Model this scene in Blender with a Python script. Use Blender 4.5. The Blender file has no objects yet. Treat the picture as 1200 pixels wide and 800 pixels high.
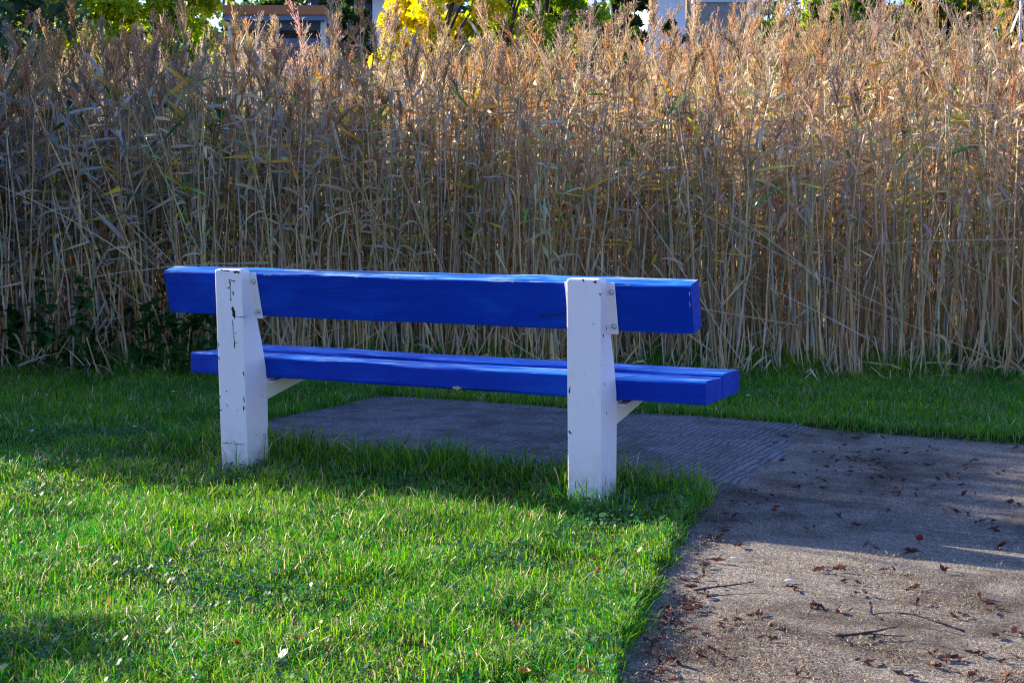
import bpy, math, random
import numpy as np
from mathutils import Vector, Matrix

SEED = 11
random.seed(SEED)
RNG = np.random.default_rng(SEED)
scene = bpy.context.scene
COL = scene.collection
R = math.radians

# ------------------------------------------------------------------ camera
FPX, CAM_H, PITCH = 1700.0, 1.049, 5.486        # focal length in units of a 1200 wide picture
cam_d = bpy.data.cameras.new('camera')
cam_d.sensor_width = 36.0
cam_d.lens = 36.0 * FPX / 1200.0
cam_d.clip_end = 3000
cam_d.dof.use_dof = True
cam_d.dof.focus_distance = 5.6
cam_d.dof.aperture_fstop = 13.0
cam = bpy.data.objects.new('camera', cam_d)
cam.location = (0, 0, CAM_H)
cam.rotation_euler = (R(90 - PITCH), R(-0.07), 0)
COL.objects.link(cam)
scene.camera = cam

def ground_at(u, v, z=0.0):
    """point of the level z seen at (u, v) of the 1200 x 800 photograph"""
    pi = R(PITCH)
    du, dv = u - 600.0, v - 400.0
    d = np.array([du, FPX * math.cos(pi) - dv * math.sin(pi), -FPX * math.sin(pi) - dv * math.cos(pi)])
    t = (z - CAM_H) / d[2]
    return d[0] * t, d[1] * t

def at_depth(u, v, y):
    """point at distance y in front of the camera seen at (u, v)"""
    pi = R(PITCH)
    du, dv = u - 600.0, v - 400.0
    d = np.array([du, FPX * math.cos(pi) - dv * math.sin(pi), -FPX * math.sin(pi) - dv * math.cos(pi)])
    t = y / d[1]
    return d[0] * t, y, CAM_H + d[2] * t

# ------------------------------------------------------------------ light
SUN_EL, SUN_AZ = 20.5, -56.5          # azimuth from +Y, negative is towards -X
to_sun = Vector((math.sin(R(SUN_AZ)) * math.cos(R(SUN_EL)), math.cos(R(SUN_AZ)) * math.cos(R(SUN_EL)), math.sin(R(SUN_EL))))
sun_d = bpy.data.lights.new('sun', 'SUN')
sun_d.energy = 5.0
sun_d.angle = R(0.53)
sun_d.color = (1.0, 0.90, 0.74)
sun = bpy.data.objects.new('sun', sun_d)
sun.rotation_euler = to_sun.to_track_quat('Z', 'Y').to_euler()
sun.location = (0, 0, 30)
COL.objects.link(sun)

world = bpy.data.worlds.new('World')
scene.world = world
world.use_nodes = True
wn = world.node_tree
bg = wn.nodes['Background']
sky = wn.nodes.new('ShaderNodeTexSky')
sky.sky_type = 'NISHITA'
sky.sun_disc = False
sky.sun_elevation = R(SUN_EL)
sky.sun_rotation = R(SUN_AZ)
sky.air_density = 1.0
sky.dust_density = 0.6
sky.ozone_density = 1.0
tint = wn.nodes.new('ShaderNodeMix'); tint.data_type = 'RGBA'; tint.blend_type = 'MULTIPLY'; tint.inputs[0].default_value = 1
tint.inputs[7].default_value = (.66, .80, 1.32, 1)
wn.links.new(sky.outputs[0], tint.inputs[6]); wn.links.new(tint.outputs[2], bg.inputs[0])
bg.inputs[1].default_value = 0.098

scene.view_settings.view_transform = 'Standard'
scene.view_settings.look = 'None'
scene.view_settings.gamma = 1.0
scene.view_settings.exposure = 1.66
scene.render.engine = 'CYCLES'
cy = scene.cycles
cy.use_denoising = True
try:
    cy.denoiser = 'OPENIMAGEDENOISE'
    cy.denoising_prefilter = 'NONE'
except Exception:
    pass
cy.filter_width = 1.1 if hasattr(cy, 'filter_width') else 1.5
cy.max_bounces = 7
cy.diffuse_bounces = 3
cy.glossy_bounces = 3
cy.transmission_bounces = 5
cy.transparent_max_bounces = 6
cy.sample_clamp_indirect = 6.0

# ------------------------------------------------------------------ noise
_lat = np.random.default_rng(5).random((256, 256))
def vnoise(x, y, s, off=0):
    x = np.asarray(x, float) / s + 37.3 + off * 17.7
    y = np.asarray(y, float) / s + 91.1 + off * 5.3
    xi = np.floor(x).astype(int); yi = np.floor(y).astype(int)
    fx = x - xi; fy = y - yi
    fx = fx * fx * (3 - 2 * fx); fy = fy * fy * (3 - 2 * fy)
    g = lambda a, b: _lat[a & 255, b & 255]
    return (g(xi, yi) * (1 - fx) + g(xi + 1, yi) * fx) * (1 - fy) + (g(xi, yi + 1) * (1 - fx) + g(xi + 1, yi + 1) * fx) * fy
def fnoise(x, y, s, off=0, o=3):
    t = 0; a = 1; n = 0
    for k in range(o):
        t = t + a * vnoise(x, y, s / 2 ** k, off + k); n += a; a *= .5
    return t / n
def sstep(a, b, x):
    t = np.clip((x - a) / (b - a), 0, 1)
    return t * t * (3 - 2 * t)

# ------------------------------------------------------------------ materials
def new_mat(name):
    m = bpy.data.materials.new(name)
    m.use_nodes = True
    nt = m.node_tree
    return m, nt, nt.nodes['Principled BSDF'], nt.nodes['Material Output']
def N(nt, kind, **kw):
    n = nt.nodes.new(kind)
    for k, v in kw.items():
        if k.startswith('_'):
            n.inputs[int(k[1:])].default_value = v
        else:
            setattr(n, k, v)
    return n
def noise(nt, vec, scale, detail=4, rough=.55, dist=0):
    n = nt.nodes.new('ShaderNodeTexNoise')
    n.inputs['Scale'].default_value = scale; n.inputs['Detail'].default_value = detail
    n.inputs['Roughness'].default_value = rough; n.inputs['Distortion'].default_value = dist
    if vec is not None: nt.links.new(vec, n.inputs['Vector'])
    return n.outputs[0]
def ramp(nt, val, stops):
    n = nt.nodes.new('ShaderNodeValToRGB')
    el = n.color_ramp.elements
    while len(el) < len(stops): el.new(0.5)
    for e, (p, c) in zip(el, stops):
        e.position = p
        e.color = (c, c, c, 1) if isinstance(c, (int, float)) else (*c, 1)
    nt.links.new(val, n.inputs[0])
    return n.outputs[0]
def mixc(nt, fac, a, b, mode='MIX'):
    n = nt.nodes.new('ShaderNodeMix'); n.data_type = 'RGBA'; n.blend_type = mode
    for sock, v in ((n.inputs[0], fac), (n.inputs[6], a), (n.inputs[7], b)):
        if hasattr(v, 'links'): nt.links.new(v, sock)
        elif isinstance(v, (int, float)): sock.default_value = v
        else: sock.default_value = (*v, 1)
    return n.outputs[2]
def math_n(nt, op, a, b=0.0):
    n = nt.nodes.new('ShaderNodeMath'); n.operation = op
    for sock, v in ((n.inputs[0], a), (n.inputs[1], b)):
        if hasattr(v, 'links'): nt.links.new(v, sock)
        else: sock.default_value = v
    return n.outputs[0]
def bump(nt, h, strength, dist, prev=None):
    n = nt.nodes.new('ShaderNodeBump'); n.inputs['Strength'].default_value = strength; n.inputs['Distance'].default_value = dist
    nt.links.new(h, n.inputs['Height'])
    if prev is not None: nt.links.new(prev, n.inputs['Normal'])
    return n.outputs[0]
def coords(nt, scale=(1, 1, 1), which='Object', loc=(0, 0, 0)):
    t = nt.nodes.new('ShaderNodeTexCoord'); m = nt.nodes.new('ShaderNodeMapping')
    m.inputs['Scale'].default_value = scale; m.inputs['Location'].default_value = loc
    nt.links.new(t.outputs[which], m.inputs[0])
    return m.outputs[0]

def leaf_mat(name, trans=.4, rough=.5, spec=.3, tint=(1, 1, 1), tsat=1.0, val=1.35):
    """thin leaf: colour comes from the leaf's own 'Col' attribute; light passes through"""
    m, nt, p, out = new_mat(name)
    a = N(nt, 'ShaderNodeAttribute', attribute_name='Col')
    c = mixc(nt, 1.0, a.outputs[0], tint, 'MULTIPLY')
    p.inputs['Roughness'].default_value = rough
    p.inputs['Specular IOR Level'].default_value = spec
    nt.links.new(c, p.inputs['Base Color'])
    t = nt.nodes.new('ShaderNodeBsdfTranslucent')
    hs = nt.nodes.new('ShaderNodeHueSaturation'); hs.inputs['Saturation'].default_value = tsat; hs.inputs['Value'].default_value = val
    nt.links.new(c, hs.inputs['Color'])
    nt.links.new(hs.outputs[0], t.inputs[0])
    mx = nt.nodes.new('ShaderNodeMixShader'); mx.inputs[0].default_value = trans
    nt.links.new(p.outputs[0], mx.inputs[1]); nt.links.new(t.outputs[0], mx.inputs[2])
    nt.links.new(mx.outputs[0], out.inputs[0])
    return m

def plain(name, col, rough=.6, spec=.4, var=.25, scale=6, metal=0, bmp=0):
    m, nt, p, out = new_mat(name)
    v = coords(nt)
    n = noise(nt, v, scale, 5)
    c = mixc(nt, n, tuple(x * (1 - var) for x in col), tuple(min(1, x * (1 + var)) for x in col))
    nt.links.new(c, p.inputs['Base Color'])
    p.inputs['Roughness'].default_value = rough; p.inputs['Specular IOR Level'].default_value = spec
    p.inputs['Metallic'].default_value = metal
    if bmp: nt.links.new(bump(nt, noise(nt, v, scale * 8, 4), .5, bmp), p.inputs['Normal'])
    return m

M = {}
M['grass'] = leaf_mat('grass_blade', .40, .42, .3, tsat=1.15)
M['clover'] = leaf_mat('clover_leaf', .35, .4, .35)
M['reed'] = leaf_mat('dry_reed', .27, .45, .35, val=1.1)
M['plume'] = leaf_mat('reed_plume', .45, .7, .1)
M['leaf'] = leaf_mat('tree_leaf', .55, .5, .25, tsat=1.15, val=1.9)
M['dead'] = leaf_mat('dead_leaf', .2, .6, .3)
M['bark'] = plain('bark', (.09, .07, .055), .9, .2, .4, 14, bmp=.01)

def ground_material():
    m, nt, p, out = new_mat('turf_soil')
    v = coords(nt)
    c = mixc(nt, noise(nt, v, 9, 6), (.022, .02, .010), (.05, .05, .018))
    c = mixc(nt, ramp(nt, noise(nt, v, 1.6, 4), [(.4, 0), (.65, 1)]), c, (.032, .05, .012))
    nt.links.new(c, p.inputs['Base Color']); p.inputs['Roughness'].default_value = .95
    p.inputs['Specular IOR Level'].default_value = .1
    nt.links.new(bump(nt, noise(nt, v, 60, 5), .7, .02), p.inputs['Normal'])
    return m
M['ground'] = ground_material()

def path_material(ribs):
    m, nt, p, out = new_mat('ribbed_concrete' if ribs else 'worn_path_concrete')
    v = coords(nt)
    big = ramp(nt, noise(nt, v, 1.3, 5, .6, .4), [(.36, 0), (.62, 1)])
    mid = ramp(nt, noise(nt, v, 5.5, 6, .65, .3), [(.38, 0), (.68, 1)])
    fine = noise(nt, v, 75, 5, .7)
    spk = ramp(nt, noise(nt, v, 120, 4, .75), [(.40, 0), (.60, 1)])
    grit = ramp(nt, noise(nt, v, 140, 2, .5), [(.62, 0), (.7, 1)])
    light = mixc(nt, spk, (.20, .20, .205) if ribs else (.17, .14, .105), (.52, .52, .515) if ribs else (.55, .47, .365))
    dirt = mixc(nt, spk, (.06, .058, .058) if ribs else (.042, .030, .020), (.25, .24, .235) if ribs else (.19, .14, .098))
    f = math_n(nt, 'MULTIPLY', math_n(nt, 'ADD', math_n(nt, 'MULTIPLY', big, .55), math_n(nt, 'MULTIPLY', mid, .65)), 1.0)
    f = ramp(nt, math_n(nt, 'ADD', f, math_n(nt, 'MULTIPLY', fine, .35)), [(.30, 0), (.92, 1)])
    c = mixc(nt, f, dirt, light)
    c = mixc(nt, math_n(nt, 'MULTIPLY', grit, .5), c, (.36, .29, .15))
    # streaks running across the path
    st = ramp(nt, noise(nt, coords(nt, (1.2, 16, 1)), 2.2, 5, .6, .6), [(.3, .62), (.7, 1.08)])
    c = mixc(nt, 1.0, c, st, 'MULTIPLY')
    h = fine
    nrm = bump(nt, spk, .8, .005, bump(nt, fine, .9, .012))
    if ribs:
        w = nt.nodes.new('ShaderNodeTexWave'); w.wave_type = 'BANDS'; w.bands_direction = 'X'
        w.inputs['Scale'].default_value = 11; w.inputs['Distortion'].default_value = 5
        w.inputs['Detail'].default_value = 3; w.inputs['Detail Scale'].default_value = 1.6
        nt.links.new(coords(nt, (1, .35, 1)), w.inputs[0])
        c = mixc(nt, ramp(nt, w.outputs[1], [(.08, .62), (.5, 0)]), c, (.05, .042, .04))
        nrm = bump(nt, w.outputs[1], .9, .012, nrm)
    nt.links.new(c, p.inputs['Base Color'])
    p.inputs['Roughness'].default_value = .85
    p.inputs['Specular IOR Level'].default_value = .3
    nt.links.new(nrm, p.inputs['Normal'])
    return m
M['path'] = path_material(False)
M['pad'] = path_material(True)

def blue_paint():
    m, nt, p, out = new_mat('worn_blue_paint')
    v = coords(nt)
    along = coords(nt, (1.6, 26, 26))
    grain = noise(nt, along, 3.0, 7, .6, .5)
    fine = noise(nt, coords(nt, (3, 90, 90)), 2.5, 5, .6, .3)
    base = mixc(nt, noise(nt, v, 4, 5), (.0004, .022, .27), (.0006, .040, .40))
    base = mixc(nt, ramp(nt, grain, [(.35, .0), (.8, .3)]), base, (.001, .014, .19))
    blot = ramp(nt, noise(nt, coords(nt, (1.4, 5, 5), loc=(9, 3, 1)), 2.4, 6, .6, .5), [(.48, 0), (.72, .55)])
    base = mixc(nt, blot, base, (.004, .075, .46))
    grime = ramp(nt, noise(nt, coords(nt, (3, 4, 3), loc=(2, 8, 4)), 3.1, 6, .65, .8), [(.58, 0), (.8, .5)])
    base = mixc(nt, grime, base, (.004, .014, .11))
    # weathered upper faces: chalked paint and bare streaks (real wear, plus brightness from above painted in)
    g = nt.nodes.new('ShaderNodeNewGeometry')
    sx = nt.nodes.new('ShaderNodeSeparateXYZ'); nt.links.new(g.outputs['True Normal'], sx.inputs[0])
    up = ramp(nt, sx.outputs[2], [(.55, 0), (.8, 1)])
    base = mixc(nt, math_n(nt, 'MULTIPLY', up, .8), base, (.003, .13, .62))  # paler blue stands in for the stronger light on upward faces
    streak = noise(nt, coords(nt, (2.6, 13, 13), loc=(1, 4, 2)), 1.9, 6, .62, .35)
    chalk_glint = ramp(nt, streak, [(.44, 0), (.62, 1)])
    base = mixc(nt, math_n(nt, 'MULTIPLY', up, math_n(nt, 'MULTIPLY', chalk_glint, .7)), base, (.04, .28, .86))
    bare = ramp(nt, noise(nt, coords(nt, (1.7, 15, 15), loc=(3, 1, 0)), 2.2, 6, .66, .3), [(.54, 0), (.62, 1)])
    base = mixc(nt, math_n(nt, 'MULTIPLY', up, math_n(nt, 'MULTIPLY', bare, .7)), base, (.45, .60, .86))  # these pale streaks also carry painted sun and sky glints
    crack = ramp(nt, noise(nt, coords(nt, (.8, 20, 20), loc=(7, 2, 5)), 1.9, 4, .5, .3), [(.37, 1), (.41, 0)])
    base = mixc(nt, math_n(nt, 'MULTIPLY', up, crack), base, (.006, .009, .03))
    nt.links.new(base, p.inputs['Base Color'])
    rr = ramp(nt, grain, [(.3, .32), (.7, .6)])
    nt.links.new(rr, p.inputs['Roughness'])
    p.inputs['Specular IOR Level'].default_value = .14
    h = math_n(nt, 'ADD', grain, math_n(nt, 'MULTIPLY', fine, .4))
    nt.links.new(bump(nt, h, .35, .006), p.inputs['Normal'])
    return m
M['blue'] = blue_paint()

def white_paint(name, col, dirt):
    m, nt, p, out = new_mat(name)
    v = coords(nt)
    c = mixc(nt, ramp(nt, noise(nt, v, 3.2, 6, .6), [(.3, 0), (.75, 1)]), tuple(x * .93 for x in col), col)
    # grey scuffs and specks of rust where the paint is chipped
    c = mixc(nt, math_n(nt, 'MULTIPLY', ramp(nt, noise(nt, coords(nt, (1, 1, .35)), 16, 5, .65, .6), [(.6, 0), (.78, 1)]), dirt), c, (.38, .35, .36))
    c = mixc(nt, ramp(nt, noise(nt, v, 62, 3, .5), [(.735, 0), (.75, 1)]), c, (.10, .035, .02))
    sx = nt.nodes.new('ShaderNodeSeparateXYZ'); nt.links.new(v, sx.inputs[0])
    splash = math_n(nt, 'MULTIPLY', ramp(nt, sx.outputs[2], [(.02, .6), (.2, 0)]), ramp(nt, noise(nt, v, 22, 5), [(.35, 0), (.7, 1)]))
    c = mixc(nt, splash, c, (.28, .25, .2))
    nt.links.new(c, p.inputs['Base Color'])
    p.inputs['Roughness'].default_value = .42; p.inputs['Specular IOR Level'].default_value = .45
    nt.links.new(bump(nt, noise(nt, v, 26, 4), .12, .004), p.inputs['Normal'])
    return m
M['white'] = white_paint('chipped_white_paint', (.87, .75, .745), .35)
M['cream'] = white_paint('cream_white_paint', (.80, .74, .58), .5)
M['chip'] = plain('bared_dark_steel', (.035, .02, .018), .8, .2, .5, 40)
M['bare_wood'] = plain('bare_grey_wood', (.52, .47, .40), .85, .2, .3, 60)
M['steel'] = plain('zinc_bolt', (.55, .55, .54), .32, .5, .2, 60, metal=1)

# ------------------------------------------------------------------ mesh building
def link(name, me, parent=None):
    o = bpy.data.objects.new(name, me)
    COL.objects.link(o)
    if parent is not None: o.parent = parent
    return o
def np_mesh(name, V, Q=None, T=None, col=None, mats=(), mat_idx=None, smooth=False):
    V = np.ascontiguousarray(V, np.float32).reshape(-1, 3)
    me = bpy.data.meshes.new(name)
    parts = []
    sizes = []
    if Q is not None and len(Q): parts.append(np.asarray(Q, np.int32).reshape(-1)); sizes.append(np.full(len(Q), 4, np.int32))
    if T is not None and len(T): parts.append(np.asarray(T, np.int32).reshape(-1)); sizes.append(np.full(len(T), 3, np.int32))
    loops = np.concatenate(parts); sizes = np.concatenate(sizes)
    starts = np.concatenate([[0], np.cumsum(sizes)[:-1]]).astype(np.int32)
    me.vertices.add(len(V)); me.vertices.foreach_set('co', V.ravel())
    me.loops.add(len(loops)); me.loops.foreach_set('vertex_index', loops)
    me.polygons.add(len(sizes)); me.polygons.foreach_set('loop_start', starts)
    try: me.polygons.foreach_set('loop_total', sizes)
    except Exception: pass
    for m in mats: me.materials.append(m)
    if mat_idx is not None: me.polygons.foreach_set('material_index', np.asarray(mat_idx, np.int32))
    if col is not None:
        at = me.attributes.new('Col', 'FLOAT_COLOR', 'POINT')
        c = np.ones((len(V), 4), np.float32); c[:, :3] = col
        at.data.foreach_set('color', c.ravel())
    me.polygons.foreach_set('use_smooth', np.full(len(sizes), smooth, bool))
    me.update(calc_edges=True)
    return me

class Acc:
    """collects vertices, faces, colours and material indices for ONE mesh"""
    def __init__(s): s.V = []; s.Q = []; s.T = []; s.C = []; s.mq = []; s.mt = []; s.n = 0
    def add(s, V, Q=(), T=(), col=(1, 1, 1), mi=0):
        V = np.asarray(V, float).reshape(-1, 3)
        s.V.append(V)
        if len(Q): s.Q.append(np.asarray(Q, int) + s.n); s.mq.append(np.full(len(Q), mi))
        if len(T): s.T.append(np.asarray(T, int) + s.n); s.mt.append(np.full(len(T), mi))
        c = np.asarray(col, float)
        s.C.append(np.broadcast_to(c, (len(V), 3)).copy())
        s.n += len(V)
    def arrays(s):
        V = np.concatenate(s.V); C = np.concatenate(s.C)
        Q = np.concatenate(s.Q) if s.Q else np.zeros((0, 4), int)
        T = np.concatenate(s.T) if s.T else np.zeros((0, 3), int)
        mi = np.concatenate((s.mq or [np.zeros(0, int)]) + (s.mt or [np.zeros(0, int)]))
        return V, Q, T, C, mi
    def mesh(s, name, mats, smooth=False):
        V, Q, T, C, mi = s.arrays()
        return np_mesh(name, V, Q, T, C, mats, mi, smooth)
    def obj(s, name, mats, parent=None, smooth=False):
        return link(name, s.mesh(name, mats if isinstance(mats, (list, tuple)) else [mats], smooth), parent)

def tube(acc, pts, rad, sides=6, col=(1, 1, 1), mi=0, cap=True):
    pts = np.asarray(pts, float); k = len(pts)
    rad = np.broadcast_to(np.asarray(rad, float), (k,))
    tan = np.gradient(pts, axis=0); tan /= np.linalg.norm(tan, axis=1)[:, None] + 1e-12
    ref = np.array([0, 0, 1.0]) if abs(tan[:, 2]).mean() < .8 else np.array([1.0, 0, 0])
    a = np.cross(tan, ref); a /= np.linalg.norm(a, axis=1)[:, None] + 1e-12
    b = np.cross(tan, a)
    th = np.linspace(0, 2 * np.pi, sides, endpoint=False)
    V = pts[:, None] + rad[:, None, None] * (np.cos(th)[None, :, None] * a[:, None] + np.sin(th)[None, :, None] * b[:, None])
    Q = []
    for i in range(k - 1):
        for j in range(sides):
            j2 = (j + 1) % sides
            Q.append((i * sides + j, i * sides + j2, (i + 1) * sides + j2, (i + 1) * sides + j))
    V = V.reshape(-1, 3); T = []
    if cap:
        n = len(V); V = np.vstack([V, pts[0], pts[-1]])
        for j in range(sides):
            j2 = (j + 1) % sides
            T.append((n, j2, j)); T.append((n + 1, (k - 1) * sides + j, (k - 1) * sides + j2))
    acc.add(V, Q, T, col, mi)

def ribbon(acc, pts, side, w, col=(1, 1, 1), mi=0):
    pts = np.asarray(pts, float); k = len(pts)
    side = np.broadcast_to(np.asarray(side, float), (k, 3)); w = np.broadcast_to(np.asarray(w, float), (k,))
    V = np.stack([pts - side * w[:, None], pts + side * w[:, None]], 1).reshape(-1, 3)
    Q = [(2 * i, 2 * i + 1, 2 * i + 3, 2 * i + 2) for i in range(k - 1)]
    acc.add(V, Q, (), col, mi)

def box(acc, x0, x1, y0, y1, z0, z1, col=(1, 1, 1), mi=0):
    V = [(x, y, z) for z in (z0, z1) for y in (y0, y1) for x in (x0, x1)]
    Q = [(0, 2, 3, 1), (4, 5, 7, 6), (0, 1, 5, 4), (2, 6, 7, 3), (0, 4, 6, 2), (1, 3, 7, 5)]
    acc.add(V, Q, (), col, mi)

def prism_x(acc, prof, x0, x1, col=(1, 1, 1), mi=0):
    """convex-ish outline in (y, z) swept along x; ends fanned from the centre"""
    n = len(prof); pr = np.asarray(prof, float)
    V = [(x0, y, z) for y, z in pr] + [(x1, y, z) for y, z in pr]
    c = pr.mean(0)
    V += [(x0, *c), (x1, *c)]
    Q = [(i, (i + 1) % n, n + (i + 1) % n, n + i) for i in range(n)]
    T = [(2 * n, (i + 1) % n, i) for i in range(n)] + [(2 * n + 1, n + i, n + (i + 1) % n) for i in range(n)]
    acc.add(V, Q, T, col, mi)

def tag(o, label, cat, group=None):
    o['label'] = label; o['category'] = cat
    if group: o['group'] = group
    return o
def kind(o, k):
    o['kind'] = k; return o
def empty(name, loc, rz=0.0):
    o = bpy.data.objects.new(name, None)
    o.empty_display_size = .1
    o.location = loc; o.rotation_euler = (0, 0, rz)
    COL.objects.link(o)
    return o
def copy_tree(o, parent=None):
    c = o.copy(); COL.objects.link(c)
    if parent is not None: c.parent = parent
    for ch in list(o.children): copy_tree(ch, c)
    return c
def bevel(o, w, seg=2, angle=40):
    b = o.modifiers.new('bevel', 'BEVEL'); b.width = w; b.segments = seg; b.limit_method = 'ANGLE'; b.angle_limit = R(angle)
    return o

# ------------------------------------------------------------------ layout of the ground (bench-aligned coordinates)
BX, BY, TH = -1.026, 5.5863, R(-26.067)
CT, ST = math.cos(TH), math.sin(TH)
def to_local(x, y):
    dx, dy = np.asarray(x) - BX, np.asarray(y) - BY
    return dx * CT + dy * ST, -dx * ST + dy * CT
def to_world(lx, ly):
    return BX + lx * CT - ly * ST, BY + lx * ST + ly * CT
def path_edge(ly):
    return np.interp(ly, [-6, -3, -1.56, -1.0, -.525, .2, .54, .8], [3.6, 2.62, 2.21, 2.065, 1.955, 1.80, 1.74, 1.70])
PAD_L, PAD_N, PAD_F = -.63, .40, 2.06
def lawn_dist(x, y):
    """distance to the paved area, positive on the lawn"""
    lx, ly = to_local(x, y)
    w = .05 * (fnoise(lx, ly, .22, 3) - .5) + .03 * (vnoise(lx, ly, .05, 9) - .5)
    far = .03 * (fnoise(lx, ly, .4, 6) - .5)
    a = np.maximum(PAD_L - lx, np.maximum(PAD_N - ly, ly - PAD_F - far))
    b = np.maximum(path_edge(ly) - lx, ly - PAD_F - far)
    return np.minimum(a, b) + w * np.where(ly > 1.6, .35, 1.0)
def reed_front(x):
    return 8.72 + .26 * (vnoise(x, 0 * np.asarray(x), .6, 2) - .5) + .16 * np.cos(np.asarray(x) * .75) + .16 * (vnoise(x, 3 + 0 * np.asarray(x), .17, 12) - .5)
def left_front(x):
    return 7.85 + np.clip(-3.4 - x, 0, 6) * .28
def lawn_z(x, y):
    d = lawn_dist(x, y)
    return -.035 + .035 * sstep(-.005, .05, d) + .022 * sstep(0, .04, d) * (1 - sstep(.06, .30, d)) + np.where(d > 0, .022 * (fnoise(x, y, .9, 1) - .5) + .012 * (vnoise(x, y, .12, 2) - .5), 0)

# ground: one sheet, finely modelled near the bench, reaching the horizon
xs = np.concatenate([[-1500, -200, -40, -14], np.arange(-7, 7.001, .05), [14, 40, 200, 1500]])
ys = np.concatenate([[-1500, -200, -30, -4], np.arange(1.6, 11.001, .05), [14, 20, 40, 200, 1500]])
GX, GY = np.meshgrid(xs, ys)
GZ = lawn_z(GX, GY)
near = (np.abs(GX) < 7.2) & (GY > 1.5) & (GY < 11.1)
GZ = np.where(near, GZ, 0.0 - .012)
nx, ny = len(xs), len(ys)
I = np.arange(nx * ny).reshape(ny, nx)
Q = np.stack([I[:-1, :-1], I[:-1, 1:], I[1:, 1:], I[1:, :-1]], -1).reshape(-1, 4)
g = link('ground', np_mesh('ground', np.stack([GX, GY, GZ], -1), Q, mats=[M['ground']], smooth=True))
kind(g, 'structure')

def paved(name, mat, l0, l1, y0, y1, z, step=.06):
    lx = np.arange(l0, l1 + step / 2, step); ly = np.arange(y0, y1 + step / 2, step)
    A, B = np.meshgrid(lx, ly)
    Z = z + .010 * (fnoise(A, B, .7, 4) - .5) + .004 * (vnoise(A, B, .1, 8) - .5) - .03 * sstep(1.55, 1.86, A + .25 * (fnoise(A, B, .35, 14) - .5))
    n1, n2 = len(lx), len(ly)
    J = np.arange(n1 * n2).reshape(n2, n1)
    F = np.stack([J[:-1, :-1], J[:-1, 1:], J[1:, 1:], J[1:, :-1]], -1).reshape(-1, 4)
    o = link(name, np_mesh(name, np.stack([A, B, Z], -1), F, mats=[mat], smooth=True))
    o.location = (BX, BY, 0); o.rotation_euler = (0, 0, TH)
    return kind(o, 'structure')
paved('concrete_pad', M['pad'], -.75, 1.93, .25, 2.16, .012)
# the path is laid beside the pad and runs on past the camera
lx = np.arange(1.4, 7.6, .06); ly = np.arange(-5.4, 2.17, .06)
A, B = np.meshgrid(lx, ly)
Z = -.004 + .012 * (fnoise(A, B, .8, 4) - .5) + .005 * (vnoise(A, B, .1, 8) - .5)
J = np.arange(A.size).reshape(A.shape)
F = np.stack([J[:-1, :-1], J[:-1, 1:], J[1:, 1:], J[1:, :-1]], -1)
cx = (A[:-1, :-1] + .03); cyy = (B[:-1, :-1] + .03)
keep = cx > 0
o = link('path', np_mesh('path', np.stack([A, B, Z], -1), F[keep].reshape(-1, 4), mats=[M['path']], smooth=True))
o.location = (BX, BY, 0); o.rotation_euler = (0, 0, TH)
kind(o, 'structure')

# ------------------------------------------------------------------ bench
bench = empty('park_bench', (BX, BY, 0), TH)
tag(bench, 'blue plank park bench with white steel posts, seen from behind on the lawn', 'bench')

def plank(name, x0, x1, prof, jitter=.003, nseg=40):
    """board with a softly rounded outline; its edges wander a little along its length"""
    pr = np.asarray(prof, float); n = len(pr); c = pr.mean(0)
    X = np.linspace(x0, x1, nseg)
    V = []
    for i, x in enumerate(X):
        jj = np.array([[(vnoise(x, 7.1 * k, .22, k) - .5) * 2 * jitter, (vnoise(x, 3.7 * k, .22, 40 + k) - .5) * 2 * jitter] for k in range(n)])
        e = .985 if i in (0, nseg - 1) else 1.0
        for y, z in c + (pr - c) * e + jj: V.append((x, y, z))
    Qs = [(i * n + j, i * n + (j + 1) % n, (i + 1) * n + (j + 1) % n, (i + 1) * n + j) for i in range(nseg - 1) for j in range(n)]
    m0 = len(V)
    V += [(x0 - .0005, *c), (x1 + .0005, *c)]
    T = [(m0, (j + 1) % n, j) for j in range(n)] + [(m0 + 1, (nseg - 1) * n + j, (nseg - 1) * n + (j + 1) % n) for j in range(n)]
    acc = Acc(); acc.add(V, Qs, T)
    return acc.obj(name, M['blue'], bench)
def round_prof(corners, r):
    out = []
    n = len(corners); P = [np.array(c, float) for c in corners]
    for i in range(n):
        a, b, c = P[i - 1], P[i], P[(i + 1) % n]
        u = (a - b) / np.linalg.norm(a - b); w = (c - b) / np.linalg.norm(c - b)
        p0, p1 = b + u * r, b + w * r
        out += [tuple(p0), tuple(b + (u + w) * r * .29), tuple(p1)]
    return out
d = np.array([.0745 - .0343, .6049 - .7721]); d /= np.linalg.norm(d); nrm = np.array([-d[1], d[0]])
b0 = np.array([.0343, .7721]); b1 = np.array([.0745, .6049]); BT = .082
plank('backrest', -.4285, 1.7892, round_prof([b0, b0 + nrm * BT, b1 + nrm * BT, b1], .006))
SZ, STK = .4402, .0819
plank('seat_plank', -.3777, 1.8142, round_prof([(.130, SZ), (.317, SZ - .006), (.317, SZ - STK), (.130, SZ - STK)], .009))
plank('seat_plank', -.3745, 1.8120, round_prof([(.327, SZ + .004), (.518, SZ + .002), (.518, SZ - STK), (.327, SZ - STK)], .009))

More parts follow.
